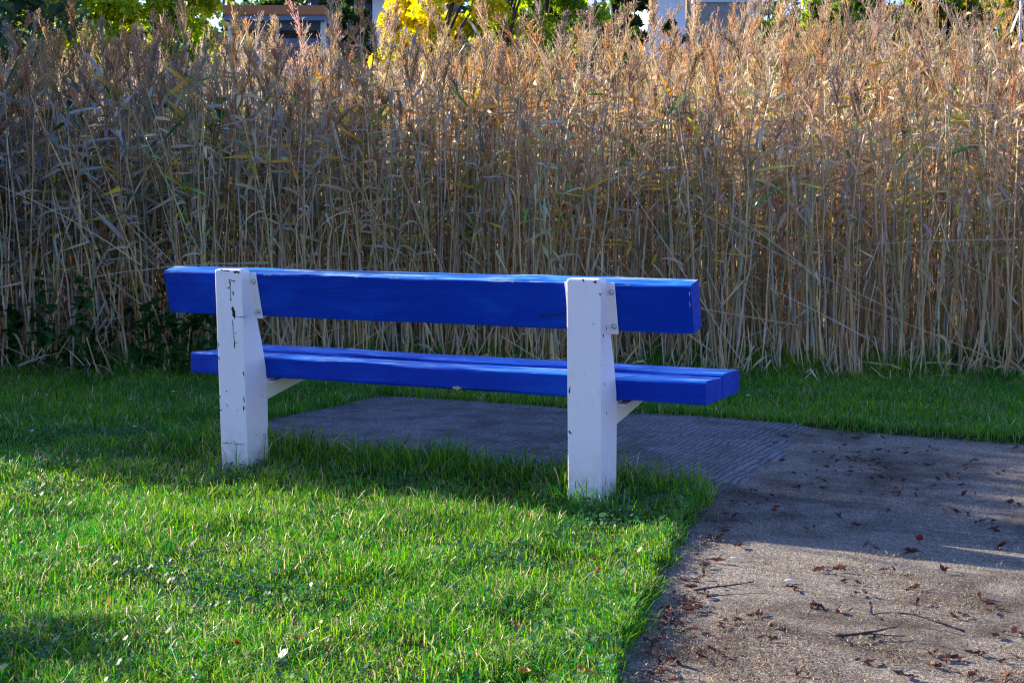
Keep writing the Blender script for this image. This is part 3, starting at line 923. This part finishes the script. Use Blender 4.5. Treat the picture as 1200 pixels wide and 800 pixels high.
bent_reed('long reed stalk lying flat along the foot of the reeds right of the bench', [(995, 408, 8.82), (1050, 401, 8.84), (1110, 400, 8.85), (1215, 398, 8.9)], (.4,))

# ------------------------------------------------------------------ nettles and bindweed at the left
def nettle(seed, H):
    rr = np.random.default_rng(seed)
    root = empty('nettle', (0, 0, 0))
    acc = Acc()
    a = rr.uniform(0, 6.28); t = np.linspace(0, 1, 6)
    c = np.stack([np.cos(a) * .12 * H * t ** 2, np.sin(a) * .12 * H * t ** 2, H * t], 1)
    tube(acc, c, np.linspace(.004, .002, 6), 5, (.05, .10, .03)); acc.obj('stem', M['leaf'], root)
    acc = Acc()
    for i in range(26):
        q = rr.uniform(.1, 1); p0 = np.array([np.interp(q, t, c[:, j]) for j in range(3)])
        az = rr.uniform(0, 6.28); L = rr.uniform(.05, .11) * (1.2 - .4 * q); W = L * .33
        cc = leaf_curve(rr, p0, az, L, rr.uniform(.0, .8), rr.uniform(.3, 1.2), 5)
        ribbon(acc, cc, (-math.sin(az), math.cos(az), rr.normal(0, .3)), W * np.array([.35, 1, .9, .5, .05]), np.array([.03, .10, .02]) * rr.uniform(.6, 1.5))
    acc.obj('leaves', M['leaf'], root)
    tag(root, 'dark green leafy nettle growing at the foot of the reeds', 'plant', 'nettles at the foot of the reeds')
    return root
npr = [nettle(400 + i, .34 + .05 * i) for i in range(4)]
random.seed(5)
nu = [8, 20, 32, 44, 56, 70, 84, 98, 112, 126, 140, 152, 164, 176, 188, 200, 210, 222, 234, 246, 258, 270, 165, 195, 228, 15, 50, 105, 180, 210]
for i, u in enumerate(nu):
    o = npr[i] if i < 4 else copy_tree(npr[i % 4])
    yy = float(reed_front((u - 600) / FPX * 8.7)) + random.uniform(-.22, .22)
    o.location = ((u - 600) / FPX * yy, yy, .01); s = random.uniform(.7, 1.35)
    o.scale = (s, s, s); o.rotation_euler = (0, 0, random.uniform(0, 6.28))
root = empty('bindweed', (-2.1, 8.95, 0)); rr = np.random.default_rng(9)
tt = np.linspace(0, 1, 20)
c = np.stack([.10 * np.sin(tt * 9) + .25 * tt, .05 * np.cos(tt * 11), 1.7 * tt], 1)
acc = Acc(); tube(acc, c, .0028, 5, (.06, .11, .03)); acc.obj('stem', M['leaf'], root)
acc = Acc()
for i in range(70):
    q = rr.uniform(0, 1); p0 = np.array([np.interp(q, tt, c[:, j]) for j in range(3)]) + rr.normal(0, .05, 3) * [1.4, .6, .6]
    az = rr.uniform(3.4, 6.0); L = rr.uniform(.04, .09)
    ribbon(acc, leaf_curve(rr, p0, az, L, rr.uniform(-.4, .6), rr.uniform(.3, 1), 4), (-math.sin(az), math.cos(az), rr.normal(0, .3)), L * np.array([.4, .42, .25, .03]), np.array([.05, .14, .025]) * rr.uniform(.6, 1.5))
acc.obj('leaves', M['leaf'], root)
tag(root, 'green bindweed climbing the reeds to the left of the bench', 'plant')

# ------------------------------------------------------------------ litter on the path
rr = np.random.default_rng(61)
n = 110000
u = rr.uniform(640, 1260, n); v = 470 + (rr.random(n) ** .8) * 350
pts = np.array([ground_at(a, b_) for a, b_ in zip(u, v)])
x, y = pts[:, 0], pts[:, 1]
lx, ly = to_local(x, y)
d_ = lawn_dist(x, y)
cl = fnoise(x, y, .28, 71)
k = (d_ < -.015) & ((cl > .50) & (rr.random(n) < (cl - .40) * 5) | (rr.random(n) < .14) | ((d_ > -.12) & (rr.random(n) < .4)) )
x, y, d_ = x[k], y[k], d_[k]; n = len(x)
L = rr.uniform(.0012, .0038, n) ; big = rr.random(n) < .16; W = np.where((rr.random(n) < .4) | big, rr.uniform(.0006, .0011, n), L * rr.uniform(.25, .6, n)); L = L * np.where(big, 3.2, 1)
az = rr.random(n) * 6.283; tl = rr.normal(0, .5, n)
dv = np.stack([np.cos(az) * np.cos(tl), np.sin(az) * np.cos(tl), np.sin(tl)], 1); sv = np.stack([-np.sin(az), np.cos(az), rr.normal(0, .4, n)], 1)
cen = np.stack([x, y, .005 + np.abs(L * np.sin(tl)) + .004 * rr.random(n)], 1)
V = np.stack([cen - dv * L[:, None], cen + sv * W[:, None], cen + dv * L[:, None], cen - sv * W[:, None]], 1)
pal = np.array([(.40, .31, .17), (.28, .20, .12), (.14, .07, .04), (.09, .045, .03), (.20, .08, .05), (.05, .04, .03)])
c = pal[rr.choice(6, n, p=[.26, .16, .2, .18, .08, .12])] * rr.uniform(.7, 1.3, (n, 1))
Qd = np.arange(n * 4).reshape(n, 4)
kind(link('leaf_litter', np_mesh('leaf_litter', V.reshape(-1, 3), Qd, col=np.repeat(c, 4, 0), mats=[M['dead']])), 'stuff')

def curled_leaf(seed, cat_label, cols, size=.03, group=None):
    rr = np.random.default_rng(seed)
    acc = Acc()
    nu_, nv_ = 9, 6
    U_, V_ = np.meshgrid(np.linspace(-1, 1, nu_), np.linspace(-1, 1, nv_))
    wid = np.clip(1 - np.abs(U_) ** 1.8, 0.04, 1) * (.55 + .12 * np.sin(U_ * 7 + seed))
    X = U_ * size; Y = V_ * wid * size
    curl = rr.uniform(.7, 1.5); fold = rr.uniform(.3, .8)
    Z = np.abs(V_) ** 1.5 * wid * size * curl * .75 + U_ ** 2 * size * fold * .6 + (fnoise(U_, V_, .5, seed) - .5) * size * .5
    Y = Y * (1 - .35 * np.abs(V_) * curl)
    Z -= Z.min(); 
    I_ = np.arange(nu_ * nv_).reshape(nv_, nu_)
    Qd = np.stack([I_[:-1, :-1], I_[:-1, 1:], I_[1:, 1:], I_[1:, :-1]], -1).reshape(-1, 4)
    cc = np.array(cols[seed % len(cols)]) * (.6 + .8 * fnoise(U_, V_, .3, seed + 3).reshape(-1, 1))
    acc.add(np.stack([X, Y, Z], -1).reshape(-1, 3), Qd, (), cc)
    tube(acc, [(size * .95, 0, size * fold * .5), (size * 1.3, .002, size * .3), (size * 1.7, .004, size * .12)], [.0011, .0009, .0008], 4, np.array(cols[0]) * .7)
    o = acc.obj('fallen_leaf', M['dead'], smooth=True)
    return tag(o, cat_label, 'leaf', group)
RED = [(.115, .04, .03), (.065, .03, .024), (.15, .065, .045), (.045, .026, .022), (.09, .036, .03)]
protos = [curled_leaf(500 + i, 'small shrivelled reddish brown leaf lying on the grey path', RED, .0155 + .0025 * (i % 3), 'shrivelled leaves on the path') for i in range(8)]
random.seed(8)
spots = [(905, 598), (985, 604), (1050, 578), (880, 615), (945, 620), (1003, 616), (1040, 600), (860, 606), (932, 572), (1068, 648), (1105, 668), (1140, 700), (1170, 712), (1190, 742), (1070, 690),
         (1048, 668), (992, 684), (1075, 706), (1130, 722), (1178, 775), (1122, 772), (1102, 782), (1020, 776), (1014, 745), (938, 790), (905, 752), (838, 765), (822, 772), (790, 775), (775, 790), (800, 742),
         (845, 735), (868, 728), (905, 735), (890, 720), (930, 690), (960, 668), (985, 668), (868, 640), (845, 630), (1165, 745), (1150, 768), (1090, 768), (1055, 792), (1140, 792), (1180, 795), (960, 712),
         (985, 718), (1000, 700), (830, 700), (808, 712), (790, 735), (772, 752), (1110, 558), (1140, 540), (1085, 545), (1170, 556), (1185, 590), (1150, 612), (1120, 600), (1020, 560), (970, 548), (955, 530),
         (1000, 540), (1042, 530), (990, 522), (1090, 525), (930, 555), (918, 540), (880, 575), (1060, 563), (1190, 525), (1165, 620), (1175, 640), (1015, 640), (920, 512), (870, 520), (1130, 580), (700, 497), (735, 492)]
for i, (a, b_) in enumerate(spots):
    X, Y = ground_at(a, b_)
    if lawn_dist(X, Y) > -.02: X += .06
    o = protos[i] if i < len(protos) else protos[i % len(protos)].copy()
    if i >= len(protos): COL.objects.link(o)
    s = random.uniform(.6, 1.25)
    o.location = (X, Y, .003); o.scale = (s, s, s); o.rotation_euler = (random.gauss(0, .25), random.gauss(0, .25), random.uniform(0, 6.28))
# leaf clusters are pairs and triples of leaves: add neighbours
for i, (a, b_) in enumerate(spots + spots[10:60]):
    X, Y = ground_at(a + random.uniform(-16, 16), b_ + random.uniform(-4, 4))
    if lawn_dist(X, Y) > -.02: continue
    o = protos[(i * 3 + 1) % len(protos)].copy(); COL.objects.link(o)
    s = random.uniform(.5, 1.0)
    o.location = (X, Y, .003); o.scale = (s, s, s); o.rotation_euler = (random.gauss(0, .3), random.gauss(0, .3), random.uniform(0, 6.28))
# more leaves gathered along the lawn edge and in the damp hollow by the far kerb
rr = np.random.default_rng(17)
more = [(float(np.interp(v, [575, 640, 700, 800], [868, 822, 785, 752])) + rr.uniform(0, 60) ** 1.0 * rr.random(), v) for v in rr.uniform(585, 799, 60)]
more += [(rr.normal(1040, 75), rr.normal(545, 22)) for _ in range(70)]
for i, (a, b_) in enumerate(more):
    X, Y = ground_at(a, b_)
    if lawn_dist(X, Y) > -.015: continue
    o = protos[(i * 5 + 2) % len(protos)].copy(); COL.objects.link(o)
    s = random.uniform(.45, 1.15)
    o.location = (X, Y, .003); o.scale = (s, s, s * .8); o.rotation_euler = (random.gauss(0, .25), random.gauss(0, .25), random.uniform(0, 6.28))
# leaves in the grass
ORG = [(.36, .10, .03), (.30, .085, .03), (.40, .17, .04)]
gl_p = [curled_leaf(600 + i, 'small orange brown leaf caught in the lawn grass', ORG, .017, 'orange leaves on the lawn') for i in range(3)]
for i, (a, b_) in enumerate([(14, 577), (596, 629), (130, 694), (604, 722), (702, 661), (616, 776), (350, 738), (155, 738), (300, 792), (650, 668), (275, 742), (690, 788)]):
    X, Y = ground_at(a, b_, .05)
    o = gl_p[i] if i < 3 else gl_p[i % 3].copy()
    if i >= 3: COL.objects.link(o)
    o.location = (X, Y, lawn_z(X, Y) + .026); o.rotation_euler = (random.gauss(.3, .4), random.gauss(0, .4), random.uniform(0, 6.28))
# a pale leaf stuck on the back of the seat
o = curled_leaf(610, 'pale tan leaf stuck to the back edge of the blue seat', [(.55, .40, .25)], .020)
wx, wy = to_world(.86, .121)
o.location = (wx, wy, .366); o.rotation_euler = (R(80), 0, TH)

# twigs
def twig(label, branches, name='twig'):
    """each branch is a list of (u, v, height) with its thickness"""
    root = None
    acc = Acc(); X0, Y0 = ground_at(*branches[0][0][0][:2])
    rr = np.random.default_rng(int(X0 * 1000) & 255)
    for px, r0, r1 in branches:
        P = np.array([(*ground_at(u, v, zz), zz) for u, v, zz in px]) - np.array([X0, Y0, 0])
        t = np.linspace(0, 1, len(P)); tt = np.linspace(0, 1, len(P) * 4)
        Pp = np.stack([np.interp(tt, t, P[:, j]) for j in range(3)], 1)
        Pp[1:-1, :2] += rr.normal(0, .0018, (len(Pp) - 2, 2))
        tube(acc, Pp, np.linspace(r0, r1, len(Pp)) * .7 * rr.uniform(.75, 1.3, len(Pp)), 6, (.05, .04, .035))
    o = acc.obj(name, M['dead'], smooth=True); o.location = (X0, Y0, 0)
    return tag(o, label, 'twig')
twig('dark forked twig lying on the sunlit path, one end propped up', [([(967, 738, .012), (985, 744, .016), (1005, 742, .016), (1022, 741, .014)], .0055, .004),
     ([(1005, 742, .016), (1035, 737, .02), (1050, 733, .03), (1058, 727, .045)], .004, .0018), ([(1018, 741, .012), (1045, 744, .010), (1062, 744, .008)], .003, .0015), ([(988, 744, .014), (990, 749, .008), (993, 753, .004)], .004, .003)])
twig('thin bent twig arching over the path beyond the forked one', [([(994, 690, .02), (1008, 710, .012), (1022, 719, .010), (1036, 717, .018), (1055, 717, .026), (1076, 720, .026), (1100, 728, .02), (1131, 739, .006)], .0018, .0036),
     ([(1076, 720, .026), (1070, 717, .03)], .002, .001)])
twig('short crooked twig on the path beside the lawn edge', [([(814, 691, .01), (835, 687, .012), (858, 685, .014), (884, 681, .02)], .0042, .0018), ([(846, 686, .012), (866, 690, .01)], .002, .001)])

# litter of other kinds
def pebble_like(name, label, cat, u, v, size, col, squash=.6, seed=0, spec=.4):
    rr = np.random.default_rng(seed)
    acc = Acc(); k = 7; sd = 8
    th = np.linspace(-1.5, 1.5, k)
    pts = np.stack([np.sin(th) * size[0], 0 * th, 0 * th + size[1]], 1)
    tube(acc, pts, np.maximum(np.cos(th) ** .8, .05) * size[1], sd, col)
    o = acc.obj(name, M['dead'], smooth=True)
    X, Y = ground_at(u, v)
    o.location = (X, Y, .002); o.rotation_euler = (0, 0, rr.uniform(0, 6.28))
    return tag(o, label, cat)
pebble_like('red_fruit', 'round dark red fruit lying in the strip of light on the shaded path', 'fruit', 1078, 633, (.012, .0095), (.22, .015, .015), seed=1)
pebble_like('red_fruit', 'small dark red fruit in the shade near the lawn corner', 'fruit', 908, 599, (.011, .008), (.25, .03, .025), seed=2)
pebble_like('red_fruit', 'flattened dull red fruit near the end of the lawn corner grass', 'fruit', 889, 591, (.010, .007), (.25, .035, .03), seed=3)
pebble_like('cigarette_end', 'white cigarette end lying on the sunlit path', 'cigarette end', 926, 682, (.014, .0042), (.75, .74, .72), seed=6).rotation_euler = (0, 0, -.1)
pebble_like('paper_scrap', 'tiny white paper scrap near the lawn edge on the path', 'paper scrap', 861, 655, (.012, .003), (.75, .75, .75), seed=4)

# white petals on the lawn
def petal(label, u, v, sc=1.0, group='white petals on the shaded lawn'):
    rr = np.random.default_rng(int(u))
    acc = Acc()
    for j in range(3):
        a = rr.uniform(0, 6.28)
        cc = leaf_curve(rr, np.array([0, 0, .0]), a, .016 * sc, .5, .4, 4)
        ribbon(acc, cc, (-math.sin(a), math.cos(a), 0), .006 * sc * np.array([.5, 1, .9, .3]), (.8, .8, .82))
    o = acc.obj('petal', M['dead'])
    X, Y = ground_at(u, v, .06); o.location = (X, Y, lawn_z(X, Y) + .05)
    return tag(o, label, 'petal', group)
for u, v in ((203, 457), (153, 464), (180, 474), (159, 497), (38, 502), (877, 461), (55, 461)):
    petal('small white petal lying on the shaded lawn', u, v)

# ------------------------------------------------------------------ beyond the reeds
def tree(name, label, u, dist, height, crown_r, cols, n=9000, leaf=.10, trunk_r=.14, base=.18, seed=0, clumps=70, group=None, squash=1.0, droop=0.0, cat='tree'):
    rr = np.random.default_rng(seed)
    X = (u - 600) / FPX * dist
    root = empty(name, (X, dist, 0))
    acc = Acc()
    t = np.linspace(0, 1, 7)
    c = np.stack([rr.normal(0, .05, 7) * t * height * .3, rr.normal(0, .05, 7) * t * height * .3, t * height * .85], 1)
    tube(acc, c, trunk_r * (1 - .85 * t), 7)
    cz0 = height * base; cz1 = height
    CL = []
    for i in range(clumps):
        q = rr.uniform(0, 1); z = cz0 + (cz1 - cz0) * q
        prof = (math.sin(math.pi * min(1, .12 + q * .86))) ** .6
        a = rr.uniform(0, 6.28); r = crown_r * prof * math.sqrt(rr.uniform(.15, 1)) * rr.uniform(.75, 1.15)
        p = np.array([math.cos(a) * r, math.sin(a) * r * squash, z])
        CL.append((p, crown_r * rr.uniform(.16, .34)))
        if i % 2 == 0:
            s0 = np.array([np.interp(min(.95, max(.1, z / height * .8)), t, c[:, j]) for j in range(3)])
            mid = (s0 + p) / 2 + np.array([0, 0, .1 * r])
            tube(acc, [s0, mid, p], [trunk_r * .35, trunk_r * .2, trunk_r * .06], 5, cap=False)
    acc.obj('trunk', M['bark'], root)
    n = int(n * 1.7); leaf *= 1.12
    k = rr.integers(0, clumps, n)
    P = np.array([CL[i][0] for i in k]); S = np.array([CL[i][1] for i in k])
    dirs = rr.normal(0, 1, (n, 3)); dirs /= np.linalg.norm(dirs, axis=1)[:, None]
    pos = P + dirs * (S * rr.random(n) ** .45)[:, None] * np.array([1, 1, .8])
    if droop: pos[:, 2] -= droop * rr.random(n) ** 2
    pos[:, 2] = np.maximum(pos[:, 2], .05)
    ax = rr.normal(0, 1, (n, 3)); ax[:, 2] -= .6; ax /= np.linalg.norm(ax, axis=1)[:, None]
    sd = np.cross(ax, rr.normal(0, 1, (n, 3))); sd /= np.linalg.norm(sd, axis=1)[:, None]
    l = leaf * rr.uniform(.6, 1.3, n)[:, None]
    V = np.stack([pos - ax * l, pos + sd * l * .42, pos + ax * l, pos - sd * l * .42], 1)
    pc = np.array([c_ for _, c_ in cols]); pw = np.array([w_ for w_, _ in cols]); pw = pw / pw.sum()
    hue = rr.choice(len(cols), n, p=pw)
    cl_t = rr.uniform(.75, 1.25, clumps)[k]
    cc = pc[hue] * (cl_t * rr.uniform(.7, 1.3, n))[:, None]
    link('crown', np_mesh('crown', V.reshape(-1, 3), np.arange(n * 4).reshape(n, 4), col=np.repeat(cc, 4, 0), mats=[M['leaf']]), root)
    tag(root, label, cat, group)
    return root
YG = [(4, (.28, .36, .03)), (3, (.42, .38, .03)), (2, (.16, .25, .03))]
YEL = [(5, (.58, .45, .02)), (3, (.42, .40, .03)), (1, (.25, .30, .03))]
GRN = [(4, (.16, .25, .03)), (3, (.28, .32, .03)), (2, (.09, .16, .03))]
DRK = [(4, (.025, .055, .018)), (2, (.04, .08, .02)), (1, (.10, .12, .02))]
BLU = [(4, (.05, .10, .07)), (3, (.08, .13, .06)), (1, (.22, .20, .03))]
AUT = [(4, (.08, .14, .015)), (3, (.20, .21, .015)), (2, (.30, .15, .02)), (2, (.04, .08, .015))]
tree('willow', 'blue green drooping willow at the far left beyond the reeds', 0, 24, 6.4, 1.3, BLU, 9000, .09, seed=1, droop=.8)
tree('dark_tree', 'dark green tree behind the blue green willow', 52, 40, 9.0, 1.4, DRK, 7000, .10, seed=2)
tree('birch', 'yellow green birch beside the dark green tree at the left', 112, 27, 6.8, 1.35, YG, 10000, .075, seed=3)
tree('birch', 'loose yellow green birch just left of the orange canopy', 196, 28, 6.6, 1.3, YG + [(1, (.10, .16, .03))], 9000, .075, seed=4)
tree('yellow_tree', 'bright yellow tree right of the two small cypresses', 510, 30, 7.2, 1.3, YEL, 11500, .08, seed=5)
tree('poplar', 'tall green tree with yellowing leaves right of the yellow tree', 586, 31, 7.2, 1.4, GRN[1:2] + YG + YEL[1:], 12500, .08, seed=6)
tree('poplar', 'green leafy tree left of the very dark tree', 640, 32, 6.6, 1.2, GRN + YG[:1], 8500, .08, seed=7)
tree('dark_tree', 'very dark green tree in the gap before the pale wall', 722, 36, 7.6, 1.0, DRK, 6500, .10, seed=8)
tree('round_bush', 'dark rounded bush against the pale blue wall', 783, 35, 5.3, .45, DRK[:2], 4500, .06, .06, .35, seed=9, clumps=24, cat='bush')
tree('birch', 'slender yellow green sapling right of the stone wall', 893, 30, 6.2, .5, YG, 3600, .07, .06, .2, seed=10, clumps=26)
tree('birch', 'green sapling with a few yellow leaves above the lit reeds', 975, 32, 6.2, .9, GRN, 5000, .075, .08, .2, seed=13, clumps=30)
tree('hedge_tree', 'dark green tree with autumn leaves left of the white sign', 1090, 31, 6.3, 1.3, AUT + DRK[:1], 8000, .10, seed=11)
tree('hedge_tree', 'dark autumn tree with yellow leaves behind the white sign', 1180, 33, 6.8, 1.5, AUT, 9000, .10, seed=12)
tree('birch', 'broad green tree behind the sapling right of the pale house', 1010, 36, 7.6, 1.7, GRN + DRK[:1], 9000, .10, seed=17)
tree('dark_tree', 'dark tree rising behind the orange canopy', 340, 50, 11.5, 2.1, DRK, 7000, .15, seed=14)
tree('dark_tree', 'dark tree between the canopy and the blue wall', 415, 44, 7.0, .9, DRK, 4000, .11, seed=15)

def cypress(u, label, H, dist=33, seed=0):
    rr = np.random.default_rng(seed)
    X = (u - 600) / FPX * dist
    root = empty('cypress', (X, dist, 0))
    acc = Acc(); tube(acc, [(0, 0, 0), (0, 0, H * .8)], [.07, .02], 6); acc.obj('trunk', M['bark'], root)
    n = 3500; q = rr.random(n); z = .2 + q * (H - .2); r = .30 * (1 - q) ** .55 * rr.random(n) ** .35 * (.8 + .4 * vnoise(q * 9, q * 0, 1, seed)); a = rr.random(n) * 6.283
    pos = np.stack([np.cos(a) * r, np.sin(a) * r, z], 1)
    ax = np.stack([np.cos(a) * .4, np.sin(a) * .4, np.ones(n)], 1) + rr.normal(0, .2, (n, 3)); sd = np.stack([-np.sin(a), np.cos(a), 0 * a], 1)
    V = np.stack([pos - ax * .06, pos + sd * .03, pos + ax * .07, pos - sd * .03], 1)
    cc = np.array([.025, .075, .035]) * rr.uniform(.6, 1.5, n)[:, None]
    link('crown', np_mesh('crown', V.reshape(-1, 3), np.arange(n * 4).reshape(n, 4), col=np.repeat(cc, 4, 0), mats=[M['leaf']]), root)
    tag(root, label, 'tree')
o = tree('shrub', 'loose green shrub added out of view at the far left for its shade', 0, 5.8, 2.3, .85, GRN, 1300, .045, .035, .12, seed=19, clumps=30, cat='shrub')  # out of frame, added to shade the lower left lawn
o.location.x = -5.7
o = tree('willow', 'grey green willow added out of view left of the reed bed for its shade', 0, 15, 7.1, 1.75, BLU, 15000, .09, seed=18, droop=.5)  # unseen tree, put in to shade the left plumes and upper path
o.location.x = -11.0
cypress(453, 'left of two narrow dark green cypresses before the white wall', 5.1, 33, 1)
cypress(465, 'right and taller of two narrow dark green cypresses before the white wall', 5.35, 33, 2)

M['fascia'] = plain('orange_fascia', (.42, .15, .06), .6, .3, .15, 5)
M['wall_white'] = plain('white_render', (.72, .73, .76), .8, .2, .06, 3, bmp=.004)
M['wall_blue'] = plain('blue_grey_render', (.16, .20, .32), .8, .2, .1, 3)
M['dark_in'] = plain('dark_timber', (.05, .045, .05), .7, .3, .3, 4)
M['stone'] = plain('stone_wall', (.32, .29, .25), .9, .2, .5, 7, bmp=.03)
M['roof'] = plain('grey_roof', (.12, .12, .13), .8, .3, .2, 5)
M['grey_metal'] = plain('grey_metal', (.55, .56, .6), .4, .5, .1, 9)
gm, nt, p, _o = new_mat('window_glass'); p.inputs['Base Color'].default_value = (.03, .05, .07, 1); p.inputs['Roughness'].default_value = .08
M['glass'] = gm
def px_w(u, dist): return (u - 600) / FPX * dist
def px_h(v, dist): return at_depth(600, v, dist)[2]

# pavilion with the orange flat canopy
D = 40.0
pav = empty('pavilion', (px_w(325, D), D, 0)); xa, xb = px_w(270, D) - px_w(325, D), px_w(386, D) - px_w(325, D)
zt, zb = px_h(9, D), px_h(20, D)
acc = Acc(); box(acc, xa, xb, -.4, 5.2, zb, zt); acc.obj('canopy', M['fascia'], pav)
acc = Acc(); box(acc, xa + .02, xb - .02, -.35, 5.15, zb - .14, zb - .003); acc.obj('soffit', M['wall_blue'], pav)
for q in (.05, .50, .97):
    acc = Acc(); xx = xa + (xb - xa) * q; box(acc, xx - .07, xx + .07, -.1, .04, 0, zb - .143); acc.obj('column', M['grey_metal'], pav)
acc = Acc(); box(acc, xa + .3, xb - .3, 2.0, 5.0, 0, zb - .145); acc.obj('wall', M['dark_in'], pav)
for q in (.2, .5, .78):
    acc = Acc(); xx = xa + (xb - xa) * q; box(acc, xx - .34, xx + .34, 1.965, 1.998, zb - 1.5, zb - .5); w_ = acc.obj('window', M['grey_metal'], pav)
    acc = Acc(); box(acc, xx - .29, xx + .29, 1.95, 1.962, zb - 1.45, zb - .55); acc.obj('pane', M['glass'], w_)
acc = Acc(); box(acc, xa - .1, xb + .2, .3, .42, 0, px_h(44, D)); acc.obj('parapet', M['wall_blue'], pav)
tag(pav, 'low pavilion with an orange flat canopy on slim posts beyond the reeds', 'building')

def house(name, label, u0, u1, dist, h, wallm, depth=7, windows=(), roof=True, cat='house'):
    X0 = px_w(u0, dist); X1 = px_w(u1, dist); xm = (X0 + X1) / 2
    r = empty(name, (xm, dist, 0)); hw = (X1 - X0) / 2
    acc = Acc(); box(acc, -hw, hw, 0, depth, 0, h); acc.obj('wall', wallm, r)
    if roof:
        acc = Acc()
        prism_x(acc, [(-.5, h + .01), (depth + .5, h + .01), (depth / 2, h + 2.2)], -hw - .4, hw + .4); acc.obj('roof', M['roof'], r)
    for (q, z0, z1, w_) in windows:
        xx = -hw + 2 * hw * q
        acc = Acc(); box(acc, xx - w_ / 2, xx + w_ / 2, -.05, -.003, z0, z1); wo = acc.obj('window', M['grey_metal'], r)
        acc = Acc(); box(acc, xx - w_ / 2 + .07, xx + w_ / 2 - .07, -.065, -.053, z0 + .07, z1 - .07); acc.obj('pane', M['glass'], wo)
    tag(r, label, cat)
house('house', 'dark blue grey house behind the trees right of the canopy', 368, 438, 52, 8.5, M['wall_blue'], windows=((.3, 5.6, 6.9, 1.0), (.75, 5.6, 6.9, 1.0), (.3, 2, 3.4, 1.0), (.75, 2, 3.4, 1.0)))
house('house', 'white house wall behind the two narrow cypresses', 439, 520, 50, 8.0, M['wall_white'], windows=((.6, 3.0, 4.4, 1.0), (.85, 5.2, 6.6, 1.0)))
house('house', 'pale blue white house behind the stone wall', 762, 884, 48, 8.2, M['wall_white'], windows=((.25, 2.6, 4.0, 1.1), (.8, 2.6, 4.0, 1.1)))
# stone wall with a pole in front of the pale house
D = 42.0
sw = empty('stone_wall', (px_w(840, D), D, 0)); hw = px_w(870, D) - px_w(840, D)
acc = Acc(); box(acc, -hw, hw, 0, .5, 0, px_h(3, D)); acc.obj('masonry', M['stone'], sw)
acc = Acc(); box(acc, -hw - .05, hw + .05, -.05, .55, px_h(3, D) + .002, px_h(3, D) + .09); acc.obj('coping', M['grey_metal'], sw)
tag(sw, 'weathered grey stone wall with a flat coping beyond the reeds', 'wall')
D = 41.0
po = empty('wooden_pole', (px_w(803, D), D, 0))
acc = Acc(); tube(acc, [(0, 0, 0), (0, 0, 7.2)], [.09, .08], 8); acc.obj('shaft', plain('weathered_pole', (.36, .26, .17), .9, .2), po)
tag(po, 'brown wooden pole left of the stone wall', 'pole')
# road sign at the right
D = 27.0
sg = empty('road_sign', (px_w(1186, D), D, 0)); zt = px_h(1, D)
acc = Acc(); tube(acc, [(0, 0, 0), (0, 0, zt + .7)], .030, 8); acc.obj('pole', M['grey_metal'], sg)
acc = Acc(); box(acc, -.14, .14, -.055, -.035, zt, zt + .6); b_ = acc.obj('sign_board', M['wall_white'], sg); bevel(b_, .01)
tag(sg, 'white road sign on a slim grey pole at the far right', 'sign')
D = 26.0
mp = empty('marker_post', (px_w(1133, D), D, 0)); acc = Acc(); tube(acc, [(0, 0, 0), (0, 0, px_h(32, D))], .03, 8); acc.obj('shaft', M['grey_metal'], mp)
tag(mp, 'short slim grey post left of the white road sign', 'post')

# the wood far behind everything reads as one dark mass
rr = np.random.default_rng(91)
n = 42000
a = rr.uniform(-36, 36, n); dq = rr.uniform(72, 84, n)
hh = 11.5 + 3.5 * (fnoise(a, dq, 5, 3) - .5) * 2
z = hh * rr.random(n) ** .7
pos = np.stack([a, dq, z], 1)
ax = rr.normal(0, 1, (n, 3)); ax /= np.linalg.norm(ax, axis=1)[:, None]
sd = np.cross(ax, rr.normal(0, 1, (n, 3))); sd /= np.linalg.norm(sd, axis=1)[:, None]
l = rr.uniform(.18, .40, n)[:, None]
V = np.stack([pos - ax * l, pos + sd * l * .6, pos + ax * l, pos - sd * l * .6], 1)
c = np.array([(.03, .07, .025), (.06, .10, .03), (.14, .15, .03)])[rr.integers(0, 3, n)] * rr.uniform(.6, 1.3, n)[:, None]
kind(link('far_wood', np_mesh('far_wood', V.reshape(-1, 3), np.arange(n * 4).reshape(n, 4), col=np.repeat(c, 4, 0), mats=[M['leaf']])), 'stuff')
